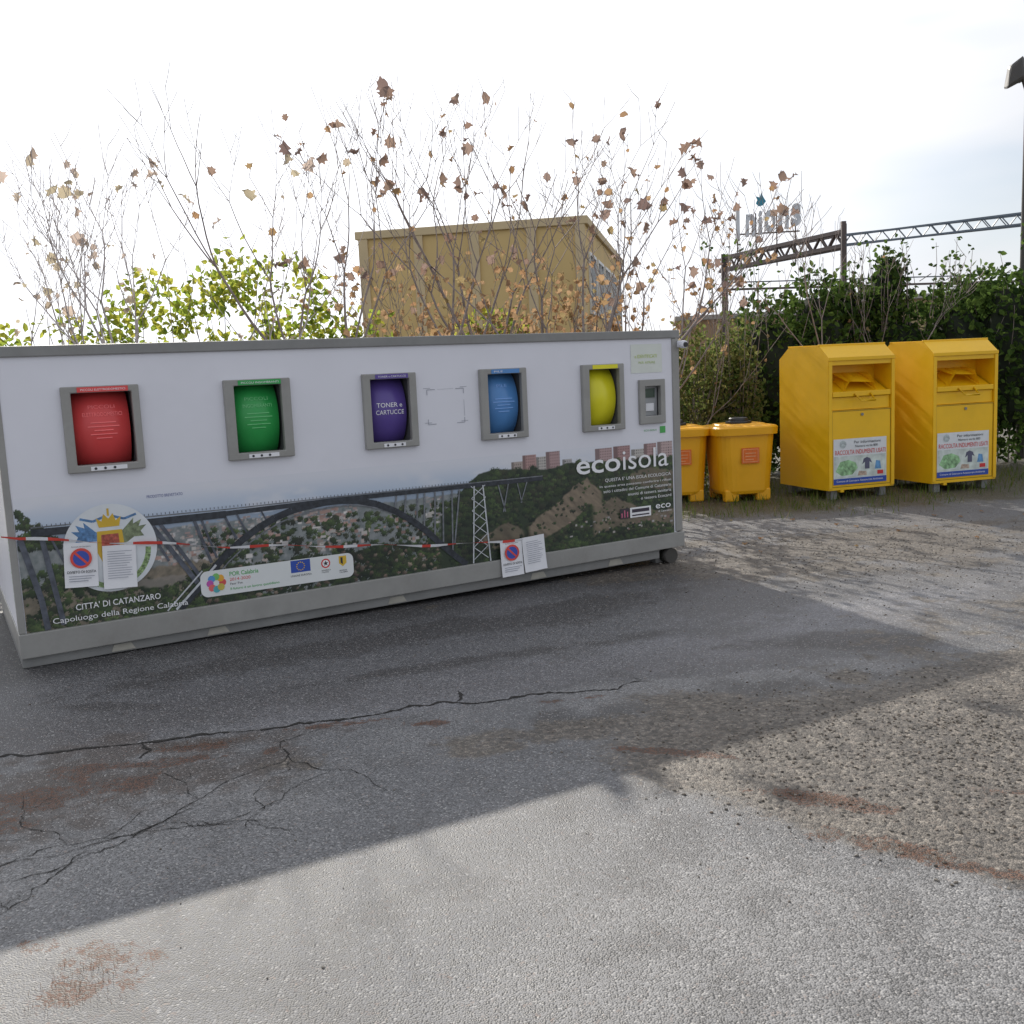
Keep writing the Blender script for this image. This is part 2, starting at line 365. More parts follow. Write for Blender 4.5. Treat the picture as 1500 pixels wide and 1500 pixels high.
hexa("lower_rail_back",rc,-.005,LN-.25,DP-.2,DP-.1,(0,.0,.068,.145),grey,.006)
box("lower_rail_left",rc,-.004,.08,.095,DP-.21,0,.068,grey,.006)
wp=mat("worn_patch",(.40,.38,.33),.7,.2)
for s_ in (.55,1.2,2.6,3.9,4.7):
    k=s_/LN
    poly("rail_patch",rc,[(s_,.012+.06*k),(s_+.16,.014+.06*k),(s_+.13,.06+.07*k),(s_+.02,.058+.07*k)],.006,wp)
cyl("roller",rc,(LN-.12,.05,.07),'Y',.07,.1,mat("roller_rubber",(.06,.055,.05),.6))
box("foot_plate",rc,LN-.22,LN-.03,.11,.2,.0,.15,grey)
cyl("roller_back",rc,(LN-.12,DP-.2,.07),'Y',.07,.1,black)
wellm=mat("well_paint",(.10,.10,.105),.5)
for n_,(a,b_,ia,ib,colr,tx,nm) in enumerate(wins):
    ring(nm+"_frame",rc,(a,b_,1.262,1.832),(ia,ib,1.312,1.788),-.04,.02,grey2,.008)
    v=[(ia,0,1.31),(ib,0,1.31),(ib,0,1.79),(ia,0,1.79),(ia,.3,1.31),(ib,.3,1.31),(ib,.3,1.79),(ia,.3,1.79)]
    mesh(nm+"_well",v,[(0,1,5,4),(1,2,6,5),(2,3,7,6),(3,0,4,7),(4,5,6,7)],wellm,rc)
    cm=mat(nm+"_drum_paint",colr,.38,.05,4)
    R_=.34;YC=.34
    cyl(nm+"_drum",rc,((ia+ib)/2-.008,YC,1.55),'X',R_,(ib-ia)-.025,cm,72)
    box(nm+"_top_label",rc,a+.10,b_-.07,-.0435,-.0415,1.792,1.826,cm)
    if nm!="yellow" : text(rc,{"red":"PICCOLI ELETTRODOMESTICI","green":"PICCOLI INGOMBRANTI","purple":"TONER e CARTUCCE","blue":"PILE"}[nm],a+.12,1.801,b_-a-.21 if nm!="blue" else .08,.014,inkw,-.046)
    box(nm+"_bottom_label",rc,a+.14,b_-.12,-.0435,-.0415,1.272,1.300,paper)
    for q in range(3): disc(nm+"_pictogram",rc,a+.17+q*.06,1.286,.009,-.046,inkd,12)
    fp=mat("faint_print_"+nm,tuple(min(1,c*1.25+.12) for c in colr),.5)
    for li,line in enumerate(tx.split("\n")):
        if not line: continue
        zz=(1.68-.05*li) if nm!="purple" else (1.575-.055*li)
        dz=zz-1.55;yy=YC-math.sqrt(R_**2-dz**2)-.004
        wd=min(ib-ia-.13,.024*len(line)) if nm!="purple" else .21+.02*li
        text(rc,line,(ia+ib)/2-.0,zz,wd,.026 if nm!="purple" else .034,inkw if nm=="purple" else fp,yy,tilt=90-math.degrees(math.asin(dz/R_)),al='CENTER')
    if nm in("red","green","blue"):
        for li in range(5):
            zz=1.585-.026*li;dz=zz-1.55;yy=YC-math.sqrt(R_**2-dz**2)-.004
            hw=(.08,.10,.06,.085,.05)[li];c0=(ia+ib)/2
            box(nm+"_small_print",rc,c0-hw,c0+hw,yy,yy+.002,zz,zz+.006,fp)
ring("reader_frame",rc,(5.07,5.35,1.29,1.68),(5.13,5.30,1.36,1.62),-.03,.02,grey2,.006)
box("reader_face",rc,5.13,5.30,.03,.06,1.36,1.62,mat("reader_grey",(.33,.34,.35),.4))
box("reader_screen",rc,5.16,5.27,.022,.0295,1.52,1.60,mat("reader_lcd",(.05,.08,.06),.2))
box("reader_slot",rc,5.17,5.26,.022,.0295,1.40,1.47,paper,.004)
poly("instruction_label",rc,[(5.0,1.74),(5.34,1.74),(5.34,1.99),(5.0,1.99)],-.003,mat("pale_label",(.68,.71,.66),.6,.03))
text(rc,"e IDENTIFICATI",5.04,1.87,.24,.03,mat("lime_ink",(.5,.6,.15),.5),-.006)
text(rc,"PER APRIRE",5.08,1.82,.18,.02,mat("lime_ink2",(.5,.6,.25),.5),-.006)
box("small_label",rc,5.30,5.36,-.004,-.002,1.20,1.26,inkg)
text(rc,"ECO ISOLA",5.12,1.225,.14,.015,inkg,-.006)
gm=mat("pencil_grey",(.40,.41,.46),.6)
L4=[]
for (x_,z_,sx_,sz_) in ((3.03,1.69,1,-1),(3.35,1.69,-1,-1),(3.03,1.42,1,1),(3.35,1.42,-1,1)):
    L4+=[([(x_,z_),(x_+sx_*.07,z_)],.006),([(x_,z_),(x_,z_+sz_*.04)],.006),([(x_-.03,z_+.012),(x_+.03,z_+.012)],.004)]
L4+=[([(3.12,1.69),(3.26,1.692)],.002),([(3.35,1.6),(3.352,1.47)],.003)]
strips("mounting_marks",rc,L4,-.003,gm)
text(rc,"PRODOTTO BREVETTATO",.87,1.052,.24,.02,mat("navy_ink",(.1,.12,.3),.5),-.006)
# printed landscape (vertex-painted grid) --------------------
STEP=.006;nx=int(5.40/STEP);nz=int(.885/STEP)
s0=.04;z1=1.13
PX=s0+np.arange(nx)*STEP
ZR=np.arange(nz)/(nz-1)
def zb(s): return .236+.0088*s
SX,RR=np.meshgrid(PX,ZR);ZZ=zb(SX)+(z1-zb(SX))*RR
rs_=np.random.RandomState(3)
img=lerp(np.zeros(SX.shape+(3,))+np.array((.52,.60,.72)),(.73,.74,.80),sm(ZZ,.93,1.12))
cl=fbm(SX,ZZ*2,2.5,4,.55,2);img=lerp(img,(.76,.76,.80),sm(cl,.5,.7)*.6)
f1=fbm(SX,ZZ,6,6,.6,4);f2=fbm(SX,ZZ,30,4,.6,6);f3=fbm(SX,ZZ,3,5,.6,8)
def hline(pts): return np.interp(PX,[q[0] for q in pts],[q[1] for q in pts])[None,:]
h=hline([(0,.86),(.6,.88),(1.2,.865),(2.0,.875),(3.0,.90),(5.5,.95)])+(f1-.5)*.03
img=lerp(img,(.30,.37,.47),sm(ZZ,h+.004,h-.004))
h=hline([(0,.80),(.8,.82),(1.5,.83),(2.1,.86),(2.5,.85),(3.3,.86),(5.5,.9)])+(f1-.5)*.05
pl=np.stack([.10+.24*f2,.13+.22*f2,.13+.22*f2],-1);mk=sm(ZZ,h+.004,h-.004)
img=img*(1-mk[...,None])+pl*mk[...,None]
def rect(x,z,w,hh,c):
    i0=int((x-s0)/STEP);i1=max(i0+1,int((x+w-s0)/STEP));b=zb(x);j0=int((z-b)/(z1-b)*(nz-1));j1=max(j0+1,int((z+hh-b)/(z1-b)*(nz-1)))
    img[max(j0,0):max(j1,0),max(i0,0):max(i1,0)]=c
pal=[(.58,.48,.43),(.70,.65,.60),(.52,.34,.29),(.60,.57,.56),(.75,.71,.68),(.45,.29,.24)]
for i in range(1300):
    x=rs_.uniform(.7,3.5);z=rs_.uniform(.5,.85);d=(.87-z)/.35
    if vnoise(x,z,5,9)<.45: continue
    c=np.array(pal[rs_.randint(6)])*rs_.uniform(.5,.95);k=.65+.35*min(1,d+.3);c=c*k+np.array((.28,.33,.40))*(1-k)
    rect(x,z,rs_.uniform(.008,.03)*(1+d),rs_.uniform(.006,.016)*(1+d),c)
def trees(n,xf,zf,cols,rmin,rmax):
    L=[]
    for _ in range(n):
        x=xf();L.append((x,zf(x)))
    L.sort(key=lambda q:-q[1])
    for x,z in L:
        R0=rs_.uniform(rmin,rmax);i=(x-s0)/STEP;b=zb(x);j=(z-b)/(z1-b)*(nz-1);q=R0/STEP
        i0,i1=int(i-q-1),int(i+q+2);j0,j1=int(j-q-1),int(j+q+2)
        i0=max(i0,0);j0=max(j0,0);i1=min(i1,nx);j1=min(j1,nz)
        if i1<=i0 or j1<=j0: continue
        ii,jj=np.meshgrid(np.arange(i0,i1),np.arange(j0,j1));dd=np.hypot(ii-i,(jj-j)*1.15)/q+rs_.uniform(-.35,.35,ii.shape)
        patch=.55+.9*float(vnoise(x,z,4,12))
        c=np.array(cols[rs_.randint(len(cols))])*rs_.uniform(.75,1.2)*patch
        sh=np.clip(.7+((jj-j)/q*.5+(ii-i)/q*.25),.3,1.4)*rs_.uniform(.8,1.2,ii.shape)
        mm=dd<1;img[j0:j1,i0:i1][mm]=c*sh[mm][:,None]
G1=[(.06,.095,.028),(.04,.065,.022),(.085,.12,.038),(.05,.06,.03)]
G2=[(.035,.055,.018),(.02,.034,.013),(.055,.085,.024),(.045,.05,.024)]
BR=[(.22,.16,.115),(.28,.22,.165),(.17,.12,.09)]
U_=rs_.uniform
for i in range(70): rect(U_(1.9,2.35),U_(.70,.84),U_(.02,.05),U_(.015,.03),np.array(pal[rs_.choice([0,2,2,5,4])])*U_(.55,1.0))
trees(500,lambda:U_(1.2,3.4),lambda x:U_(.42,.80) if vnoise(x,0,3,2)>.3 else U_(.4,.62),G1,.012,.03)
for i in range(150):
    x=U_(1.2,3.2);z=U_(.5,.74)
    if vnoise(x,z,6,11)>.5: rect(x,z,U_(.015,.05),U_(.01,.03),np.array(pal[rs_.randint(6)])*U_(.5,.95))
mk=sm(ZZ,.60+(f1-.5)*.2-.08*np.abs(SX-.6),.58+(f1-.5)*.2-.08*np.abs(SX-.6))*sm(SX,1.7,1.2)
sl=np.stack([.08+.22*f1*f2*2,.075+.17*f1*f2*2,.05+.13*f1*f2*2],-1);img=img*(1-mk[...,None])+sl*mk[...,None]
trees(650,lambda:U_(.04,1.5),lambda x:U_(.22,.56+.1*math.sin(x*5)),G1,.012,.034)
mk=sm(np.abs(ZZ-(.50-.22*(SX-.7)+(f3-.5)*.3)),.035,.022)*sm(SX,.45,.5)*sm(SX,1.25,1.15);img=lerp(img,(.26,.23,.20),mk*.8)
mk=sm(np.abs(ZZ-(.36+.05*np.sin(SX*4)+(f3-.5)*.2)),.02,.012)*sm(SX,1.3,1.5)*sm(SX,3.2,3.0);img=lerp(img,(.30,.25,.21),mk*.6)
trees(1100,lambda:U_(1.1,3.6),lambda x:U_(.23,.50),G2,.014,.036)
trees(120,lambda:U_(1.1,3.3),lambda x:U_(.26,.5),BR,.008,.02)
trees(160,lambda:U_(.04,.30),lambda x:U_(.78,1.05-1.0*max(0,x-.06)),G2,.012,.025)
def tower(x,z,w,hh,c):
    c=np.array(c)*.72
    rect(x,z,w,hh,c);rect(x,z,w*.25,hh,c*.5)
    zz=z+.010
    while zz<z+hh-.008:
        xx=x+w*.28
        while xx<x+w-.008:
            rect(xx,zz,.0065,.011,c*.25);xx+=.0185
        zz+=.024
for (x,z,w,hh,c) in[(3.76,.98,.11,.09,pal[0]),(3.87,.97,.13,.145,(.62,.38,.35)),(4.0,.97,.1,.12,pal[1]),(4.1,.96,.14,.165,(.60,.40,.39)),(4.26,.97,.1,.08,pal[3]),(4.60,1.0,.18,.115,(.66,.46,.45)),(4.79,.98,.18,.14,(.58,.35,.34)),(4.98,.98,.14,.1,pal[1]),(5.12,.98,.14,.14,(.62,.40,.39)),(5.27,.96,.17,.165,(.70,.52,.50))]: tower(x,z,w,hh,c)
HX=[3.1,3.3,3.45,3.6,3.9,4.1,4.3,4.6,4.9,5.2,5.5];HZ=[.70,.88,.99,1.02,.99,.97,1.01,1.0,.98,.99,.97]
hh=np.interp(PX,HX,HZ)[None,:]+(f1-.5)*.04
mk=sm(ZZ,hh+.005,hh-.005)*sm(SX,3.05,3.1);img=lerp(img,(.030,.045,.020),mk)
hf=lambda x:float(np.interp(x,HX,HZ))
trees(1300,lambda:U_(3.15,5.44),lambda x:U_(.30,hf(x)),G2,.014,.04)
def esc(pts,amt=.9):
    global img
    xs_=[q[0] for q in pts];top=np.interp(PX,xs_,[q[1] for q in pts])[None,:]+(f1-.5)*.10;bot=np.interp(PX,xs_,[q[2] for q in pts])[None,:]+(f1-.5)*.10
    mk=sm(ZZ,top+.01,top-.01)*sm(ZZ,bot-.01,bot+.01)*sm(SX,xs_[0]-.02,xs_[0]+.03)*sm(SX,xs_[-1]+.02,xs_[-1]-.03)
    st_=fbm(SX*1.0+ZZ*1.2,ZZ*.35-SX*.3,22,4,.6,12);c=np.stack([.10+.27*st_,.08+.205*st_,.055+.145*st_],-1);mk=mk*amt
    img=img*(1-mk[...,None])+c*mk[...,None]
esc([(3.9,.52,.30),(4.15,.66,.42),(4.35,.80,.52),(4.5,.86,.62),(4.65,.72,.60)]);esc([(4.55,.62,.34),(4.8,.66,.40),(5.1,.52,.33),(5.44,.50,.31)],.75);esc([(4.95,.86,.78),(5.2,.90,.72),(5.44,.86,.70)],.6);esc([(3.45,.5,.38),(3.7,.58,.36),(3.85,.5,.36)],.6)
trees(380,lambda:U_(3.5,5.44),lambda x:U_(.29,.95),G1,.008,.018)
trees(450,lambda:U_(3.2,5.44),lambda x:U_(.27,.36+.05*math.sin(x*4)),G2,.012,.03)
for i in range(40): rect(U_(4.3,5.4),U_(.36,.50),U_(.01,.03),U_(.008,.02),np.array(pal[rs_.randint(6)])*U_(.4,.8))
img=img*.95+np.array((.008,.010,.014))
mm_,t,b=newmat("printed_landscape");a_=t.n('ShaderNodeAttribute',attribute_name='paint');t.l(a_.outputs['Color'],b.inputs['Base Color']);b.inputs['Roughness'].default_value=.4
gridmesh("mural",np.stack([SX,np.full_like(SX,-.004),ZZ],-1).reshape(-1,3),nx,nz,mm_,rc,{'paint':np.clip(img,0,1)})
stl=mat("printed_bridge_dark",(.035,.04,.05),.5,.4,30);stm=mat("printed_bridge_grey",(.17,.18,.20),.5,.3,30);stw=mat("printed_bridge_white",(.55,.57,.60),.5,.15,30)
arch=[(1.03,.25),(1.14,.36),(1.25,.47),(1.36,.58),(1.49,.68),(1.62,.76),(1.75,.82),(1.88,.86),(2.0,.88),(2.14,.895),(2.27,.895),(2.41,.88),(2.55,.84),(2.7,.77),(2.84,.68),(2.96,.58),(3.07,.47),(3.2,.35),(3.30,.268)]
strips("mural_arch",rc,[(arch,.050)],-.0105,stl)
strips("mural_arch_inner",rc,[([(a+.03,b-.040) for a,b in arch[1:-1]],.010)],-.0102,stm)
strips("mural_deck",rc,[([(.13,.895),(.85,.885),(1.4,.885)],.05),([(1.4,.89),(2.2,.905),(2.9,.905),(4.05,.905)],.034)],-.0100,stl)
strips("mural_parapet",rc,[([(.13,.93),(.85,.925),(1.4,.92),(2.2,.928),(2.9,.927),(4.05,.925)],.008)],-.0103,stm)
rl=[];x=.2
while x<4.05: rl.append(([(x,.93),(x,.945)],.004));x+=.028
strips("mural_railing",rc,rl,-.0103,stl)
lg=[([(.06,.86),(.15,.44),(.17,.24)],.038),([(.19,.85),(.27,.26)],.034),([(.24,.86),(.36,.55)],.014),([(.88,.87),(1.16,.42)],.034),([(.94,.87),(1.22,.40)],.026),([(.85,.87),(.98,.6)],.018),
 ([(1.17,.88),(1.27,.55)],.022),([(1.22,.88),(1.31,.58)],.016),([(1.38,.89),(1.46,.70)],.018),([(1.47,.89),(1.54,.73)],.014),([(1.65,.89),(1.69,.80)],.012)]
strips("mural_legs",rc,lg,-.0098,mat("printed_leg",(.09,.10,.125),.5,.35,20))
st=[([(x_,.9),(x_-.02,z_)],.014) for x_,z_ in((2.72,.78),(2.8,.74),(2.9,.66),(2.96,.62),(3.05,.54),(3.12,.47),(3.2,.40))]
st+=[([(3.27,.9),(3.2,.45)],.014),([(3.62,.9),(3.68,.66)],.012),([(3.72,.9),(3.66,.66)],.012),([(3.8,.9),(3.84,.72)],.01),([(3.9,.9),(3.83,.72)],.01)]
strips("mural_struts",rc,st,-.0098,stm)
tl=[([(3.40,.9),(3.36,.27)],.012),([(3.48,.9),(3.52,.27)],.012)]
for i in range(6):
    z0=.3+i*.1;tl.append(([(3.37,z0),(3.50,z0+.1)],.006));tl.append(([(3.50,z0),(3.37,z0+.1)],.006))
tl+=[([(1.0,.25),(1.3,.53)],.016),([(.94,.25),(1.2,.5)],.01)]
strips("mural_lattice_pier",rc,tl,-.0108,stw)
text(rc,"eco",4.38,.905,.46,.115,inkw,-.012,bold=.012)
text(rc,"isola",4.86,.905,.5,.175,inkw,-.012)
for i,s_ in enumerate(["QUESTA E' UNA ISOLA ECOLOGICA","In questa area possono conferire i rifiuti","solo i cittadini del Comune di Catanzaro","muniti di tessera sanitaria","o tessera Ecocard"]):
    wd=(.72,.78,.74,.48,.34)[i];text(rc,s_,5.40-wd,.815-.048*i,wd,(.034,.026,.026,.026,.026)[i],inkw,-.012)
poly("contractor_mark",rc,[(4.83,.47),(4.93,.47),(4.93,.56),(4.83,.56)],-.0115,mat("mark_dark",(.05,.04,.05),.5))
strips("contractor_mark_bars",rc,[([(4.85,.48),(4.85,.52)],.012),([(4.88,.48),(4.88,.545)],.012),([(4.91,.48),(4.91,.53)],.012)],-.013,mat("mark_pink",(.6,.15,.25),.5))
poly("contractor_mark_panel",rc,[(4.94,.47),(5.17,.47),(5.17,.56),(4.94,.56)],-.0112,inkw)
strips("contractor_mark_stripes",rc,[([(4.96,.53),(5.15,.53)],.03),([(4.96,.49),(5.15,.49)],.012)],-.013,mat("mark_dark2",(.05,.04,.06),.5))
text(rc,"eco",5.22,.525,.17,.04,inkw,-.012,bold=.01)
text(rc,"di Catanzaro",5.25,.49,.15,.018,inkw,-.012)
text(rc,"CITTA' DI CATANZARO",.35,.345,.55,.043,inkw,-.012,bold=.008)
text(rc,"Capoluogo della Regione Calabria",.2,.275,.88,.048,inkw,-.012)
wc=mat("arms_disc",(.68,.71,.74),.5,.05,8)
disc("arms_disc",rc,.61,.74,.30,-.0115,wc,64)
ab_=mat("arms_blue",(.10,.22,.42),.5,.4,40)
for sgn in(1,-1):
    P_=[(-.01,.80),(-.09,.86),(-.16,.93),(-.155,.89),(-.21,.915),(-.19,.87),(-.24,.875),(-.20,.835),(-.22,.80),(-.155,.80),(-.11,.77),(-.01,.74)]
    poly("arms_eagle_wing",rc,[(.61+sgn*a,b) for a,b in P_],-.0122,ab_ if sgn>0 else mat("arms_olive",(.20,.24,.14),.5,.4,40))
    strips("arms_ribbon",rc,[([(.61+sgn*.03,.955),(.61+sgn*.10,.93),(.61+sgn*.18,.955)],.016)],-.0124,ab_)
poly("arms_shield",rc,[(.53,.86),(.69,.86),(.70,.72),(.66,.62),(.61,.57),(.56,.62),(.52,.72)],-.0126,gold)
poly("arms_shield_field",rc,[(.555,.835),(.665,.835),(.67,.72),(.61,.61),(.55,.72)],-.013,mat("arms_field",(.42,.10,.07),.5,.4,50))
for i in range(3): poly("arms_hill",rc,[(.565+.03*i,.70),(.595+.03*i,.70),(.58+.03*i,.76)],-.0134,gold)
poly("arms_crown",rc,[(.545,.885),(.675,.885),(.69,.95),(.655,.925),(.64,.975),(.61,.94),(.58,.975),(.565,.925),(.53,.95)],-.013,gold)
poly("arms_cross",rc,[(.603,.96),(.617,.96),(.617,1.01),(.603,1.01)],-.013,gold)
an=[(.61+.24*math.cos(a),.72+.24*math.sin(a)) for a in [math.pi*(1.0+i/16) for i in range(17)]]
strips("arms_laurel",rc,[(an,.035)],-.012,mat("arms_green",(.25,.36,.16),.5,.6,60))
def rrect(x0,x1,z0,z1,rr,n=6):
    o=[]
    for cx_,cz_,a0 in((x1-rr,z1-rr,0),(x0+rr,z1-rr,90),(x0+rr,z0+rr,180),(x1-rr,z0+rr,270)):
        for i in range(n+1):
            a=rad(a0+90*i/n);o.append((cx_+rr*math.cos(a),cz_+rr*math.sin(a)))
    return o
poly("funding_band",rc,rrect(1.18,2.33,.305,.492,.05),-.0118,mat("band_white",(.72,.74,.74),.5,.03))
for i in range(8):
    a=i*math.pi/4;cc=[(.7,.1,.1),(.8,.4,.05),(.2,.5,.15),(.1,.3,.6),(.5,.1,.4),(.75,.15,.15),(.1,.45,.5),(.6,.5,.1)][i]
    disc("region_mark",rc,1.29+.045*math.cos(a),.40+.045*math.sin(a),.026,-.0124-.0002*i,mat("mark_c%d"%i,cc,.5),10)
text(rc,"POR Calabria",1.385,.437,.21,.032,inkg,-.013,bold=.01)
text(rc,"2014-2020",1.385,.401,.15,.022,inkr,-.013)
text(rc,"Fesr Fse",1.385,.372,.09,.016,inkd,-.013)
text(rc,"Il futuro è un lavoro quotidiano",1.385,.335,.36,.024,inkg,-.013,bold=.008)
poly("eu_flag",rc,[(1.84,.395),(1.99,.395),(1.99,.486),(1.84,.486)],-.0125,inkb)
for i in range(12):
    a=i*math.pi/6;disc("eu_star",rc,1.915+.03*math.cos(a),.44+.03*math.sin(a),.005,-.0132,gold,6)
text(rc,"UNIONE EUROPEA",1.835,.365,.16,.014,inkd,-.013)
disc("republic_emblem",rc,2.11,.435,.036,-.0125,inkr,24);disc("republic_emblem_in",rc,2.11,.435,.026,-.013,inkw,24)
poly("republic_star",rc,[(2.11+(.022 if i%2==0 else .009)*math.sin(i*math.pi/5),.435+(.022 if i%2==0 else .009)*math.cos(i*math.pi/5)) for i in range(10)],-.0135,inkd)
text(rc,"REPUBBLICA\nITALIANA",2.075,.378,.07,.024,inkd,-.013)
poly("region_arms",rc,[(2.215,.475),(2.275,.475),(2.275,.42),(2.245,.395),(2.215,.42)],-.0125,gold)
poly("region_arms_b",rc,[(2.228,.465),(2.245,.465),(2.245,.41),(2.228,.425)],-.013,inkd)
text(rc,"REGIONE\nCALABRIA",2.215,.36,.065,.024,inkd,-.013)
so=text(rc,"ecoisola",0,0,.42,.06,inkg,0);so.location=(-.003,.12,.42);so.rotation_euler=(Matrix.Rotation(rad(-90),3,'Z')@Matrix.Rotation(rad(90),3,'X')@Matrix.Rotation(rad(90),3,'Z')).to_euler()
box("camera_bracket",rc,LN-.02,LN+.03,-.04,-.0125,1.95,2.01,white,.01)
cyl("camera_body",rc,(LN+.01,-.07,1.975),'Y',.035,.06,white,24,bv=.01)
cyl("camera_lens",rc,(LN+.01,-.105,1.972),'Y',.022,.012,black,24)
# notices -----------------------------------------------------
nb=mat("notice_blue",(.05,.09,.42),.5);nr=mat("notice_red",(.70,.08,.06),.5);npk=mat("print_grey",(.35,.36,.42),.6)
def sheet(e,x0,z0,w_,h,rot,y=-.02,curl=.02):
    c,s=math.cos(rot),math.sin(rot);v=[];f=[];n=8
    for j in range(n+1):
        for i in range(n+1):
            a=(i/n-.5)*w_;b=-(j/n)*h;v.append((x0+a*c-b*s,y-curl*(j/n)**3-(.003*math.sin(i*1.1+x0*9)),z0+a*s+b*c))
    for j in range(n):
        for i in range(n):
            k=j*(n+1)+i;f.append((k,k+n+1,k+n+2,k+1))
    return mesh("sheet",v,f,paper,e,True)
def notice(x,z,rot,x2,z2,rot2,yo=0.0):
    e=empty("no_parking_notice",LC,A0)
    sheet(e,x,z,.21,.30,rot,-.018-yo,.012)
    yb=-.026-yo
    T=lambda a,b:(x+a*math.cos(rot)-b*math.sin(rot),z+a*math.sin(rot)+b*math.cos(rot))
    q=T(0,-.105);disc("prohibition_ring",e,q[0],q[1],.068,yb-.001,nr,32);disc("prohibition_field",e,q[0],q[1],.051,yb-.002,nb,32)
    strips("prohibition_bar",e,[([T(-.04,-.065),T(.04,-.145)],.015)],yb-.003,nr)
    q=T(-.09,-.205);text(e,"DIVIETO DI SOSTA",q[0],q[1],.18,.018,inkd,yb-.003,rot=rot,bold=.01)
    q=T(-.06,-.03);text(e,"Comune di Catanzaro",q[0],q[1],.12,.009,inkd,yb,rot=rot)
    for k in range(3):strips("notice_text",e,[([T(-.08,-.225-.016*k),T(.08-.02*k,-.225-.016*k)],.005)],yb-.010,npk)
    sheet(e,x2,z2,.215,.295,rot2,-.022-yo,.012)
    T2=lambda a,b:(x2+a*math.cos(rot2)-b*math.sin(rot2),z2+a*math.sin(rot2)+b*math.cos(rot2))
    ll=[([T2(-.08,-.04-.0165*k),T2(random.uniform(.03,.085),-.04-.0165*k)],.004) for k in range(12)]
    strips("ordinance_text",e,ll,-.040-yo,npk)
    return e
notice(.42,.80,-.06,.66,.755,-.05)
notice(3.70,.425,.02,3.91,.435,.06,.022)
e=empty("barrier_tape",LC,A0)
tp=[(-.05,.90),(.05,.87),(.31,.83),(.55,.79),(.85,.745),(1.4,.655),(2.25,.555),(2.9,.48),(3.35,.435),(3.62,.425),(3.85,.425)]
fine=[]
for i in range(len(tp)-1):
    for k in range(6):
        q=k/6;fine.append((tp[i][0]*(1-q)+tp[i+1][0]*q,tp[i][1]*(1-q)+tp[i+1][1]*q+.008*math.sin(8*(tp[i][0]*(1-q)+tp[i+1][0]*q))))
for cname,par in(("red_bands",0),("white_bands",1)):
    v=[];f=[]
    for i in range(len(fine)-1):
        a,b=fine[i],fine[i+1]
        if (int((a[0]+5)/.13)%2)!=par: continue
        k=len(v);tw1=.0065+.005*math.sin(a[0]*9);tw2=.0065+.005*math.sin(b[0]*9)
        y1=-.036-.008*math.cos(a[0]*5);y2=-.036-.008*math.cos(b[0]*5)
        v+=[(a[0],y1,a[1]-tw1),(b[0],y2,b[1]-tw2),(b[0],y2-.006,b[1]+tw2),(a[0],y1-.006,a[1]+tw1)];f.append((k,k+1,k+2,k+3))
    mesh(cname,v,f,nr if par==0 else paper,e)
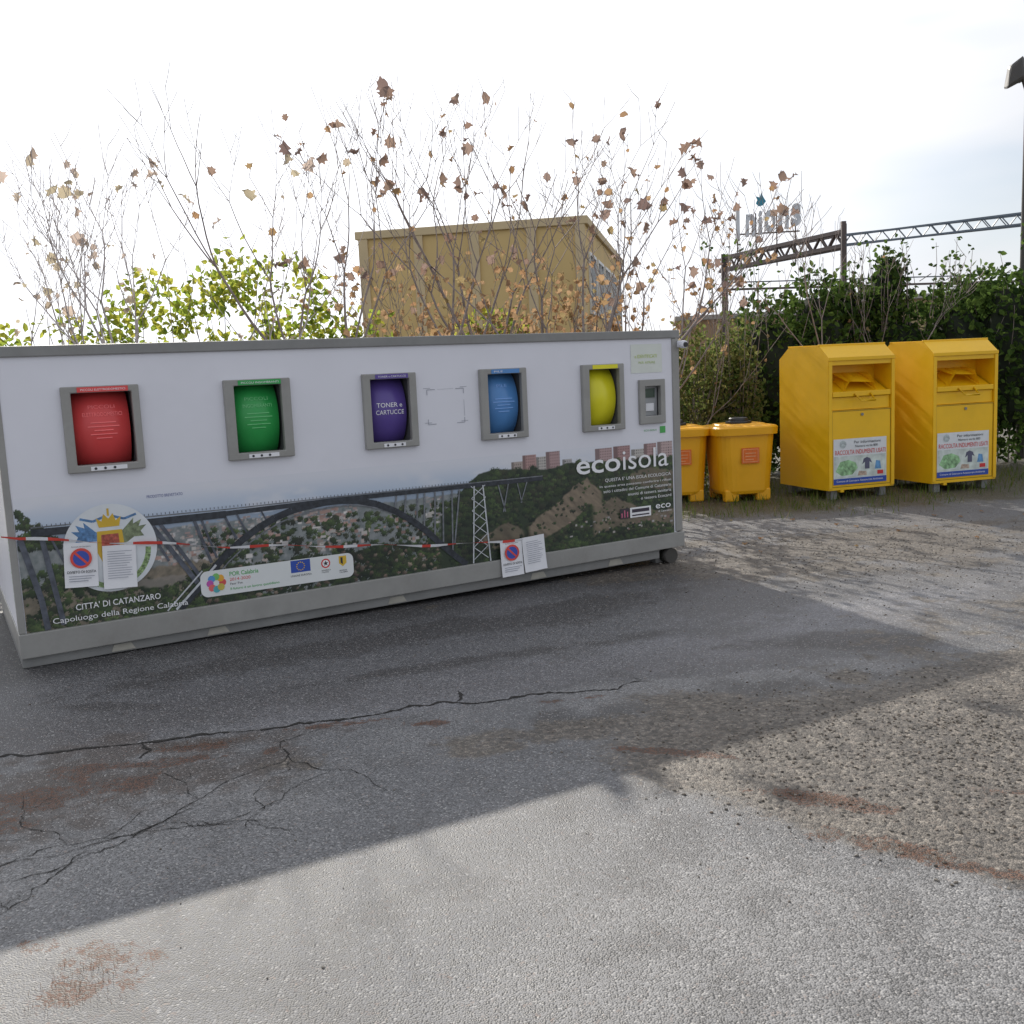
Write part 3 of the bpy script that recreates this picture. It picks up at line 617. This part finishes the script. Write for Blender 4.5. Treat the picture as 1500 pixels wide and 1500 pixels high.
# ------------------------------------------------------------ clothing donation bins
ppm=mat("poster_paper",(.72,.74,.76),.5,.05,10);pgm=mat("poster_green",(.28,.48,.25),.5,.5,18);ptm=mat("poster_tint",(.60,.66,.62),.5,.25,8);pbm=mat("poster_blue_item",(.12,.3,.55),.5,.3,20);plm=mat("pale_mark",(.45,.5,.5),.5,.3,30);tanp=mat("poster_tan",(.5,.38,.30),.5,.4,20)
jkm=mat("jacket_ink",(.10,.10,.16),.5);seam_=mat("door_seam_dark",(.10,.06,.01),.6)
def donation_bin(x,y,rz,flap):
    e=empty("clothing_donation_bin",(x,y,0),rz);W=.99;D_=1.09
    prof=[(0,.12),(0,1.80),(.2,1.955),(.86,1.955),(D_,1.80),(D_,.12)]
    hx0,hx1,hz0,hz1=.05,.94,1.13,1.70
    v=[];f=[]
    for xx in(0,W):
        for a,b in prof: v.append((xx,a,b))
    f.append((0,1,2,3,4,5));f.append((11,10,9,8,7,6))
    for i in range(1,5): f.append((i,6+i,7+i,i+1))
    f.append((5,11,6,0))
    k=len(v)
    v+=[(0,0,.12),(W,0,.12),(W,0,1.8),(0,0,1.8),(hx0,0,hz0),(hx1,0,hz0),(hx1,0,hz1),(hx0,0,hz1)]
    f+=[(k,k+1,k+5,k+4),(k+1,k+2,k+6,k+5),(k+2,k+3,k+7,k+6),(k+3,k,k+4,k+7)]
    k2=len(v);v+=[(hx0,.34,hz0),(hx1,.34,hz0),(hx1,.34,hz1),(hx0,.34,hz1)]
    f+=[(k+4,k+5,k2+1,k2),(k+5,k+6,k2+2,k2+1),(k+6,k+7,k2+3,k2+2),(k+7,k+4,k2,k2+3),(k2,k2+1,k2+2,k2+3)]
    mesh("body",v,f,yel,e)
    box("front_lip",e,-.004,W+.004,-.018,-.002,1.755,1.80,yel,.004)
    for nm,xx in(("jamb_left",0.0),("jamb_right",hx1)): box(nm,e,xx,xx+.05,-.015,-.002,.14,1.75,yel,.004)
    box("chute_shelf",e,hx0+.01,hx1-.01,-.01,.07,1.30,1.365,yel,.006)
    mesh("chute_plate",[(hx0+.02,.05,1.36),(hx1-.02,.05,1.36),(hx1-.02,.32,1.50),(hx0+.02,.32,1.50)],[(0,1,2,3)],yel,e)
    for nm,xx,sg_ in(("cheek_left",.26,1),("cheek_right",.74,-1)):
        mesh(nm,[(xx,.03,1.367),(xx+.1*sg_,.0,1.56),(xx+.12*sg_,.25,1.60),(xx+.02*sg_,.30,1.5)],[(0,1,2,3)],yel,e)
    mesh("flap",[(.30,.03,1.49+flap*.3),(.70,.03,1.47+flap*.3),(.78,.28,1.60),(.24,.28,1.60)],[(0,1,2,3)],yel,e)
    box("lower_panel",e,hx0+.005,hx1-.005,.02,.04,1.135,1.295,yel,.004)
    V=[];Fc=[]
    tube(V,Fc,[(.38,-.01,1.33),(.40,-.13,1.25),(.60,-.13,1.25),(.62,-.01,1.33)],[.014]*4,6);mesh("handle",V,Fc,yel,e,True)
    for a_,b_,c_,d_ in((.055,.935,1.118,1.124),(.055,.935,.158,.163),(.055,.059,.163,1.118),(.931,.935,.163,1.118)): box("door_seam",e,a_,b_,-.003,-.001,c_,d_,seam_)
    cyl("lock",e,(.5,-.008,1.07),'Y',.018,.015,grey)
    for xx in(.08,.82):
        for yy in(.06,.93): box("foot",e,xx,xx+.09,yy,yy+.1,0,.12,grey)
    box("skid_left",e,.18,.23,.0,1.09,.09,.119,yel)
    for yy in(.2,.86): box("roof_seam",e,-.008,W+.008,yy-.012,yy+.012,1.945,1.968,yel,.004)
    px0,px1,pz0,pz1=.07,.87,.19,.77
    poly("poster",e,[(px0,pz0),(px1,pz0),(px1,pz1),(px0,pz1)],-.006,ppm)
    poly("poster_picture",e,[(px0+.01,pz0+.08),(px1-.01,pz0+.08),(px1-.01,.55),(px0+.01,.55)],-.0075,ptm)
    text(e,"Per informazioni",px0+.3,pz1-.065,.4,.035,inkd,-.01)
    text(e,"Numero verde 800",px0+.32,pz1-.115,.34,.03,inkd,-.01)
    text(e,"RACCOLTA INDUMENTI USATI",px0+.02,pz1-.20,.76,.058,inkr,-.01)
    disc("poster_round_mark",e,px0+.14,pz1-.07,.05,-.009,plm,20)
    poly("poster_map",e,[(px0+.03,.36),(px0+.1,.48),(px0+.22,.50),(px0+.33,.46),(px0+.36,.39),(px0+.28,.31),(px0+.12,.30)],-.009,pgm)
    poly("poster_jacket",e,[(px0+.47,.37),(px0+.47,.46),(px0+.43,.43),(px0+.45,.50),(px0+.5,.52),(px0+.55,.50),(px0+.58,.44),(px0+.54,.46),(px0+.54,.37)],-.009,jkm)
    poly("poster_bag",e,[(px0+.62,.36),(px0+.72,.36),(px0+.70,.46),(px0+.64,.47)],-.009,pbm)
    poly("poster_shoes",e,[(px0+.36,.29),(px0+.50,.29),(px0+.49,.34),(px0+.38,.35)],-.0095,tanp)
    poly("poster_shirt",e,[(px0+.66,.29),(px0+.75,.29),(px0+.75,.34),(px0+.66,.34)],-.0095,inkr)
    poly("poster_footer",e,[(px0,pz0),(px1,pz0),(px1,pz0+.075),(px0,pz0+.075)],-.009,inkb)
    text(e,"Comune di Catanzaro Assessorato Ambiente",px0+.04,pz0+.03,.7,.025,inkw,-.012)
    return e
donation_bin(4.03,12.9,rad(18),0)
donation_bin(5.45,13.16,rad(16),.1)
# ------------------------------------------------------------ amber oil bins
lpm=mat("label_pale",(.8,.35,.15),.6)
def oil_bin(x,y,rz):
    e=empty("used_oil_bin",(x,y,0),rz)
    def sq(z,h,rr=.12,n=5):
        o=[]
        for cx_,cy_,a0 in((h-rr,h-rr,0),(-h+rr,h-rr,90),(-h+rr,-h+rr,180),(h-rr,-h+rr,270)):
            for i in range(n+1):
                a=rad(a0+90*i/n);o.append((cx_+rr*math.cos(a),cy_+rr*math.sin(a),z))
        return o
    lv=[(.10,.33),(.14,.345),(.30,.352),(.84,.385),(.86,.385),(.865,.425),(.955,.43),(.975,.41),(.985,.32),(1.0,.30)]
    v=[];f=[];N=24
    for z,h in lv: v+=sq(z,h,.19)
    for i in range(len(lv)-1):
        for j in range(N): f.append((i*N+j,i*N+(j+1)%N,(i+1)*N+(j+1)%N,(i+1)*N+j))
    f.append(tuple(range(N))[::-1]);f.append(tuple((len(lv)-1)*N+j for j in range(N)))
    mesh("tub",v,f,yel2,e)
    for a,b in((-.31,-.12),(.12,.31)):
        box("foot_front",e,a,b,-.32,-.2,0,.16,yel2,.02);box("foot_back",e,a,b,.2,.32,0,.16,yel2,.02)
    cyl("lid_base",e,(0,0,1.01),'Z',.17,.04,black,32,bv=.008);cyl("lid",e,(0,0,1.05),'Z',.135,.05,black,32,.12,bv=.01)
    poly("label",e,[(-.11,.50),(.13,.50),(.13,.70),(-.11,.70)],-.392,orng)
    strips("label_border",e,[([(-.09,.52),(.11,.52)],.008),([(-.09,.68),(.11,.68)],.008),([(-.09,.52),(-.09,.68)],.008),([(.11,.52),(.11,.68)],.008),([(-.06,.63),(.08,.63)],.012),([(-.06,.59),(.08,.59)],.012),([(-.06,.55),(.05,.55)],.012)],-.395,lpm)
    return e
oil_bin(3.03,13.5,rad(8));oil_bin(2.2,13.65,rad(5))
# ------------------------------------------------------------ vegetation
bark=mat("bark",(.25,.205,.19),.85,.3,12)
bark2=mat("glare_pale_bark",(.44,.39,.38),.85,.25,12)  # bark lightened to imitate sun glare washing out the left trees
tan=leafmat("dry_leaf",[(.20,.14,.13),(.33,.24,.20),(.26,.17,.13),(.38,.28,.22)],.5)
tang=leafmat("dry_leaf_tan",[(.28,.17,.10),(.42,.28,.16),(.36,.21,.11),(.34,.28,.14)],.55)
tanp_=leafmat("glare_pale_dry_leaf",[(.38,.31,.27),(.52,.42,.36),(.46,.40,.28),(.36,.28,.24)],.6)  # dry leaf colours paled, glare put into the colour for the left trees
lime=leafmat("yellow_green_leaf",[(.20,.28,.04),(.34,.42,.07),(.50,.48,.08),(.16,.24,.04),(.42,.40,.08)],.6)
def jit(a): return Vector((random.uniform(-a,a),random.uniform(-a,a),random.uniform(-a,a)))
def bez(a,b,c,d,n):
    return [a*(1-t_)**3+b*3*t_*(1-t_)**2+c*3*t_*t_*(1-t_)+d*t_**3 for t_ in [i/n for i in range(n+1)]]
def make_tree(base,H,limbs,spread,r0=.05,leafden=1.0,lowleaf=40,glare_pale=False,fork=3):
    e=empty("bare_tree",base);V=[];Fc=[];bigs=[];small=[]
    ratio=[.34,.24,.17,.13,.09]
    def hd(z): return 1.0 if z<3.3 else max(.35,1.0-(z-3.3)*.38)
    def grow(q,d,lvl,r_a,LM):
        L=H*ratio[lvl]*LM*random.uniform(.8,1.15);n=(6,6,5,4,3)[lvl];pts=[q.copy()];d=d.normalized()
        bend=Vector((random.uniform(-1,1),random.uniform(-.6,.6),0))*.07
        r_b=r_a*.66
        for i in range(n):
            d=(d+jit(.07)+bend+Vector((0,0,.10 if lvl>0 else .03))).normalized();q=q+d*L/n;pts.append(q.copy())
            if lvl>=1 and random.random()<.09*leafden*(2.4 if q.z<3.2 else .4): small.append(q+jit(.04))
            if lvl>=1 and random.random()<.25*hd(q.z):
                sd=(d+Vector((random.choice([-1,1])*random.uniform(.6,1.2),random.uniform(-.8,.8),.2))).normalized()*random.uniform(.10,.30)
                tube(V,Fc,[q,q+sd*.55,q+sd+Vector((0,0,.04))],[.0045,.0035,.0025],3)
                if random.random()<.28*leafden*hd(q.z): (bigs if random.random()<.5 else small).append(q+sd)
        tube(V,Fc,pts,[max(.0035,r_a+(r_b-r_a)*i/n) for i in range(n+1)],(6,5,4,3,3)[lvl])
        if lvl==4 or (lvl==3 and random.random()<.3):
            if random.random()<.42*leafden*hd(q.z):
                for _ in range(random.choice([1,1,2])): bigs.append(q+jit(.05))
            return
        k=random.choice([2,2,2,3]) if lvl else fork
        a0=random.uniform(0,6.28)
        for i in range(k):
            an=a0+i*6.283/k+random.uniform(-.5,.5)
            perp=Vector((math.cos(an),math.sin(an)*.7,0));ang=random.uniform(.25,.62)*(spread if lvl<2 else 1)
            grow(q,d*math.cos(ang)+perp*math.sin(ang),lvl+1,r_b*(.85 if i else 1)*.9,random.uniform(.7,1.15) if i else 1.05)
    for l in limbs:
        grow(Vector((random.uniform(-.12,.12),random.uniform(-.1,.1),0)),Vector((l,random.uniform(-.15,.15),1)),0,r0*random.uniform(.75,1.05),1.0)
    for _ in range(lowleaf): small.append(Vector((random.gauss(0,.7),random.gauss(0,.5),random.uniform(1.7,3.0))))
    mesh("branches",V,Fc,bark2 if glare_pale else bark,e,True)
    if bigs: leaves("leaves_at_tips",np.array([tuple(q) for q in bigs]),np.random.uniform(.08,.17,len(bigs)),tanp_ if glare_pale else tan,SH_LOBE,e)
    if small: leaves("dry_leaves",np.array([tuple(q) for q in small]),np.random.uniform(.05,.11,len(small)),tanp_ if glare_pale else tang,SH_LOBE,e)
make_tree((-.35,12.6,0),5.5,[-.32,-.05,.2],1.05,.042,.9,90)
make_tree((.6,12.5,0),4.9,[-.15,.12,.4],1.05,.040,.9,90)
make_tree((-1.9,12.3,0),5.1,[-.3,.05],1.15,.036,.7,25)
make_tree((-3.1,11.7,0),4.8,[-.35,.1],1.15,.032,.45,8,True)
make_tree((-4.6,12.3,0),4.8,[-.3,.15],1.15,.032,.45,8,True)
make_tree((-6.2,12.8,0),4.1,[-.25,.2],1.1,.028,.6,14,True)
make_tree((-1.2,13.3,0),4.0,[-.2,.15],1.1,.026,.9,90)
make_tree((1.5,14.2,0),4.3,[-.2,.1,.3],1.0,.028,.9,60)
make_tree((2.6,14.8,0),3.7,[0,.2],1.0,.022,.7,12)
make_tree((5.1,15.3,0),4.1,[-.1,.1],1.0,.022,.08,0)
def shrub(name,blobs,m,size,N,core=None,corecol=None,shape=SH_OVAL,nst=7,gap=.52):
    e=empty(name,(0,0,0));cs=[]
    for c,s in blobs:
        vol=s[0]*s[2];cs.append(ell(max(20,int(N*vol)),c,s,.45))
    cs=np.concatenate(cs);cs=cs[cs[:,2]>.02]
    gn=fbm(cs[:,0]+cs[:,1]*.7,cs[:,2],1.6,3,.6,6);cs=cs[gn+np.random.rand(len(cs))*.25>gap]
    leaves("foliage",cs,np.random.uniform(size*.6,size*1.2,len(cs)),m,shape,e)
    V=[];Fc=[]
    for c,s in blobs:
        for _ in range(nst):
            T=Vector(c)+Vector((random.uniform(-1,1)*s[0],random.uniform(-1,1)*s[1],random.uniform(.2,1.0)*s[2]))
            a=Vector((c[0]+random.uniform(-.3,.3)*s[0],c[1],0));pts=bez(a,a+(T-a)*.4+jit(.1),a+(T-a)*.7+jit(.1),T,6);tube(V,Fc,pts,[.012*(1-.12*i) for i in range(7)],4)
    mesh("stems",V,Fc,bark,e,True)
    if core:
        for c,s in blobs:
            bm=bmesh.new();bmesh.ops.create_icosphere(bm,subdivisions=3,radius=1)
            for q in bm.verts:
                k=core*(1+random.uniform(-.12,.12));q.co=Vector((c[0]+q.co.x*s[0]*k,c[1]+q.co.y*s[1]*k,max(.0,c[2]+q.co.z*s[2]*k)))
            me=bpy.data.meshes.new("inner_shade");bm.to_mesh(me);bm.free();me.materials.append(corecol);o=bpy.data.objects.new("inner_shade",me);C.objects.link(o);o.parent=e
    return e
shrub("yellow_green_shrub",[((-7.2,13,1.6),(1.0,.6,1.1)),((-6.2,12.8,1.7),(.9,.6,1.0)),((-5.3,12.6,1.9),(.8,.5,.9)),((-4.3,12.8,2.2),(.8,.5,1.05)),((-3.3,12.9,2.4),(.7,.5,1.2)),((-2.6,12.9,2.3),(.6,.5,1.1)),((-1.8,13.2,1.9),(.5,.4,.9)),((-.2,13.6,1.9),(.7,.4,.8))],lime,.11,1700,gap=.48)
shrub("brown_shrub",[((-.6,13.4,2.0),(.9,.4,.9)),((.6,13.5,2.1),(.9,.4,1.0)),((1.5,14.4,1.8),(.6,.4,1.1))],tang,.08,520,shape=SH_LOBE,nst=26)
hm=leafmat("hedge_leaf",[(.03,.055,.018),(.05,.09,.025),(.09,.15,.035),(.14,.21,.05),(.04,.07,.02)],.4,.4)
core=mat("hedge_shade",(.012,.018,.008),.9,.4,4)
HB=[((3.3,16.2,1.0),(.8,.7,1.2)),((4.2,16.5,1.4),(.9,.8,1.5)),((5.0,16.7,1.6),(.8,.8,1.65)),((5.55,16.9,2.2),(.5,.5,1.05)),((6.2,16.8,2.6),(.33,.4,1.05)),((6.3,16.7,1.4),(.9,.8,1.5)),((7.2,16.6,1.5),(.8,.8,1.5)),((8.0,16.5,1.6),(.8,.8,1.6)),((8.9,16.4,1.6),(.9,.9,1.65)),((10,16.2,1.6),(1.0,.9,1.6)),((11.5,16,1.6),(1.2,1,1.6)),((7.9,17.2,2.3),(.7,.5,1.0))]
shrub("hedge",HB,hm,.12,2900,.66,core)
shrub("olive_shrub",[((2.0,15.3,1.0),(.6,.5,1.35)),((2.7,15.2,1.1),(.6,.4,1.4)),((3.4,15.5,1.2),(.5,.4,1.4))],leafmat("olive_leaf",[(.10,.15,.04),(.18,.22,.07),(.26,.23,.09),(.14,.19,.06)],.5),.085,3600,None,None,nst=26,gap=.40)
V=[];Fc=[];lc=[]
for _ in range(60):
    x=random.uniform(3.2,9.5);T=Vector((x+random.uniform(-.3,.3),16.4+random.uniform(-.3,.3),random.uniform(2.7,3.7)));a=Vector((x,16.5,2.0));pts=bez(a,a+(T-a)*.4,a+(T-a)*.7+jit(.1),T,5);tube(V,Fc,pts,[.009*(1-.13*i) for i in range(6)],4)
    for q in pts[2:]:
        for _ in range(3): lc.append(tuple(q+jit(.07)))
e=empty("hedge_shoots",(0,0,0));mesh("twigs",V,Fc,bark,e,True);leaves("shoot_leaves",lc,np.random.uniform(.06,.11,len(lc)),hm,SH_OVAL,e)
def grass(name,cen,hmin,hmax,m):
    N=len(cen);R=np.zeros((N,3,3));a=np.random.rand(N)*6.283;tl=np.random.uniform(.05,.6,N)
    ca,sa=np.cos(a),np.sin(a);ct,st_=np.cos(tl),np.sin(tl)
    R[:,:,0]=np.stack([ca,sa,np.zeros(N)],1);R[:,:,1]=np.stack([-sa*st_,ca*st_,ct],1);R[:,:,2]=np.stack([-sa*ct,ca*ct,-st_],1)
    return leaves(name,cen,np.random.uniform(hmin,hmax,N),m,SH_BLADE,None,R)
gm_=leafmat("grass_blade",[(.06,.10,.02),(.11,.17,.03),(.17,.21,.05),(.20,.16,.08)],.4)
N=12000
gx=np.random.uniform(1.3,9,N);gy=np.random.uniform(11.3,14.8,N)+.12*(gx-2)
dens=(fbm(gx,gy,1.8,4,.6,2)-.5)*3+np.random.randn(N)*.3;front=(gy-.12*(gx-2)-11.3)
k=(front+dens*1.3>.95)&(np.random.rand(N)<np.where(gx>4.2,.55,.85));gx,gy=gx[k],gy[k]
grass("grass",np.stack([gx,gy,np.zeros(len(gx))],1),.04,.16,gm_)
dm=leafmat("dry_grass",[(.14,.06,.03),(.24,.11,.06),(.09,.05,.025),(.30,.20,.12)],.2)
cs=[]
for (x,y,rx,ry,a,n_) in((-2.1,4.35,.4,.22,15,500),(-2.35,3.95,.25,.1,30,200),(-1.6,5.0,.24,.05,10,300),(1.2,4.02,.2,.035,-25,350),(1.42,3.5,.18,.04,-40,350),(1.12,3.68,.05,.03,0,80),(-.5,5.16,.1,.03,0,80),(-1.38,2.93,.13,.16,0,420)):
    u=np.random.randn(n_,2)*.6;u[:,0]*=rx;u[:,1]*=ry;a=rad(a)
    cs.append(np.stack([x+u[:,0]*math.cos(a)-u[:,1]*math.sin(a),y+u[:,0]*math.sin(a)+u[:,1]*math.cos(a),np.zeros(n_)],1))
cs=np.concatenate(cs);grass("dry_grass",cs,.008,.022,dm)
def stones(name,cen,sz,m):
    bm=bmesh.new();bmesh.ops.create_icosphere(bm,subdivisions=1,radius=1);bv=np.array([tuple(q.co) for q in bm.verts]);bf=[tuple(x.index for x in q.verts) for q in bm.faces];bm.free()
    N=len(cen);R=rotmats(N);sc=np.random.uniform(.6,1.2,(N,1,3))
    jv=bv[None]*sc*(1+np.random.randn(N,len(bv),1)*.12)
    vv=np.einsum('nij,nkj->nki',R,jv)*np.array(sz)[:,None,None];vv[:,:,2]*=.7;vv+=np.array(cen)[:,None,:]
    K=len(bv);return mesh(name,vv.reshape(-1,3).tolist(),[tuple(i*K+a for a in q) for i in range(N) for q in bf],m)
N=5500;cx_=np.concatenate([np.random.normal(2.1,.75,N//2),np.random.normal(3.6,1.6,N//2)]);cy_=np.concatenate([np.random.normal(4.5,.6,N//2),np.random.normal(9.3,1.0,N//2)])
k=(cy_>4.3-(cx_-.26)*.88);cx_,cy_=cx_[k],cy_[k];N=len(cx_)
sm_=leafmat("gravel_stone",[(.09,.08,.07),(.17,.155,.135),(.28,.255,.225),(.12,.10,.085)],0,.8)
stones("gravel",np.stack([cx_,cy_,np.full(N,.002)],1),np.random.uniform(.003,.010,N),sm_)
N=350;stones("loose_stones",np.stack([np.random.uniform(-3,3.5,N),np.random.uniform(2.4,8.5,N),np.full(N,.002)],1),np.random.uniform(.002,.006,N),sm_)
N=26;c=np.stack([np.random.uniform(1.8,7,N),np.random.uniform(9.5,12.5,N),np.full(N,.012)],1)
R=np.tile(np.eye(3),(len(c),1,1));a=np.random.rand(len(c))*6.28;R[:,0,0]=np.cos(a);R[:,0,1]=-np.sin(a);R[:,1,0]=np.sin(a);R[:,1,1]=np.cos(a)
leaves("fallen_leaves",c,np.random.uniform(.03,.06,len(c)),tang,SH_LOBE,None,R)
# ------------------------------------------------------------ yellow building
yb=empty("yellow_building",(2.6,32,0),rad(-11))
ochre=mat("ochre_plaster",(.62,.45,.20),.8,.1,.6,dirt=(.44,.33,.18),dirtamt=.4)
och2=mat("ochre_plaster_pale",(.58,.46,.28),.8,.08,.6)
box("walls",yb,-7.2,0,0,13.5,0,6.15,ochre)
box("parapet",yb,-7.3,.1,-.1,13.6,6.152,6.4,och2,.02)
for x_ in(-7.2,-5.4,-3.6,-1.8,-.3): box("pilaster",yb,x_,x_+.3,-.08,-.003,0,6.149,och2)
wf=mat("window_frame_white",(.7,.7,.7),.5);gl=mat("window_glass",(.06,.08,.1),.1)
for i in range(5):
    y0=.8+i*2.5
    for z0 in(.9,3.6):
        v=[(.004,y0,z0),(.004,y0+1.7,z0),(.004,y0+1.7,z0+1.7),(.004,y0,z0+1.7)];mesh("window_glass",v,[(0,1,2,3)],gl,yb)
        for a,b_,c_,d_ in((y0-.1,y0,z0-.1,z0+1.8),(y0+1.7,y0+1.8,z0-.1,z0+1.8),(y0,y0+1.7,z0-.1,z0),(y0,y0+1.7,z0+1.7,z0+1.8),(y0+.8,y0+.88,z0,z0+1.7)):
            box("window_frame",yb,.003,.07,a,b_,c_,d_,wf)
ob=empty("low_outbuilding",(8.4,46,0),rad(-8));tr_=mat("terracotta_wall",(.42,.28,.18),.8,.1,.5)
box("walls",ob,-.6,6,0,6,0,3.7,tr_);box("roof_slab",ob,-.8,6.2,-.2,6.2,3.702,3.9,mat("roof_pale",(.4,.38,.36),.7))
ob=empty("distant_building",(17,48,0),rad(-8))
box("walls",ob,-3,9,0,6,0,4.3,mat("pale_ochre_wall",(.42,.33,.18),.8,.1,.5));box("roof_slab",ob,-3.2,9.2,-.2,6.2,4.302,4.5,mat("roof_pale2",(.4,.38,.36),.7))
# ------------------------------------------------------------ steel gantry
sg=empty("steel_gantry",(0,0,0));rust=mat("rusty_steel",(.10,.075,.07),.6,.3,2);bl=mat("blue_grey_steel",(.13,.16,.20),.5,.2,2)
def bar(nm,a,b,w_,m):
    V=[];Fc=[];tube(V,Fc,[a,b],[w_*.7]*2,4);k=len(V);Fc.append(tuple(range(k-4,k)));Fc.append(tuple(range(k-8,k-4))[::-1]);return mesh(nm,V,Fc,m,sg)
def truss(A,B,h,n,m,wd=.09):
    A=Vector(A);B=Vector(B);up=Vector((0,0,h));V=[];Fc=[]
    for a,b in((A,B),(A+up,B+up)): tube(V,Fc,[a,b],[wd]*2,4)
    for i in range(n):
        p0=A+(B-A)*i/n;p1=A+(B-A)*(i+1)/n;pm=(p0+p1)/2
        tube(V,Fc,[p0,pm+up],[wd*.45]*2,4);tube(V,Fc,[pm+up,p1],[wd*.45]*2,4)
    mesh("truss",V,Fc,m,sg)
PA,PB,PC=(9.6,45,5.75),(12.3,37.6,5.75),(18.5,33.2,5.85)
truss(PA,PB,.5,9,rust,.10);truss((9.6,46,5.75),(12.6,38.4,5.75),.5,9,rust,.08)
truss(PB,PC,.35,14,bl,.045);truss((12.5,38.2,5.85),(18.8,33.9,5.85),.35,14,bl,.04)
for q in((9.55,45),(9.9,46.2),(12.3,37.6),(12.55,38.3)): bar("post",(q[0],q[1],0),(q[0],q[1],6.6 if q[1]<40 else 6.4),.16,rust)
for i in range(5): bar("brace",(9.55,45,1+i*1.1),(9.9,46.2,2.0+i*1.1),.05,rust)
bar("lower_beam",(9.6,45,4.9),(24,46,4.75),.09,rust);bar("lower_beam_b",(9.6,45,5.2),(24,46,5.05),.05,bl)
for i in range(12): bar("hanger",(10+i*1.15,45.1,4.9),(10.5+i*1.15,45.1,5.2),.03,rust)
# rooftop sign
rs=empty("rooftop_sign",(10.3,46,0),rad(-6));sgm=mat("sign_grey",(.62,.64,.68),.5)
for ch,x_,h_,b0 in(("l",0,1.55,7.1),("n",.42,.95,7.25),("i",.98,1.0,7.3),("o",1.26,.95,7.4),("n",1.84,.95,7.5),("s",2.38,.95,7.6)):
    text(rs,ch,x_,b0,{"l":.16,"n":.42,"i":.16,"o":.46,"s":.42}[ch],h_,sgm,0,"sign_letter",ext=.12,bold=.03)
poly("sign_mark",rs,[(.88,8.55),(1.0,8.42),(1.18,8.45),(1.32,8.62),(1.22,8.78),(1.12,9.0),(1.05,8.8),(.9,8.85),(.95,8.7)],-.2,mat("sign_blue",(.03,.25,.36),.4))
for x_ in(.1,.9,1.8,2.6): box("sign_post",rs,x_,x_+.05,.2,.25,5.9,8.2,rust)
box("sign_rail",rs,0,2.8,.15,.2,7.3,7.36,rust)
# ------------------------------------------------------------ street lamp
sl=empty("street_lamp",(8.50,17,0));pm=mat("lamp_pole_paint",(.06,.055,.05),.5)
V=[];Fc=[];tube(V,Fc,[(0,0,0),(0,0,3),(0,0,5.85)],[.075,.06,.045],10);mesh("pole",V,Fc,pm,sl,True)
V=[];Fc=[];tube(V,Fc,[(0,0,5.8),(-.06,0,5.98),(-.1,0,6.1)],[.03,.03,.03],8);mesh("arm",V,Fc,pm,sl,True)
o=mesh("floodlight_housing",[(-.40,-.12,5.86),(-.10,-.15,6.03),(.1,.2,6.10),(-.30,.2,5.93),(-.33,-.12,6.20),(-.16,-.12,6.40),(.06,.12,6.36),(-.28,.12,6.30)],[(0,3,2,1),(4,5,6,7),(0,1,5,4),(1,2,6,5),(2,3,7,6),(3,0,4,7)],pm,sl);bevel(o,.05)
box("floodlight_gearbox",sl,-.18,.02,.1,.3,6.05,6.22,pm,.02)
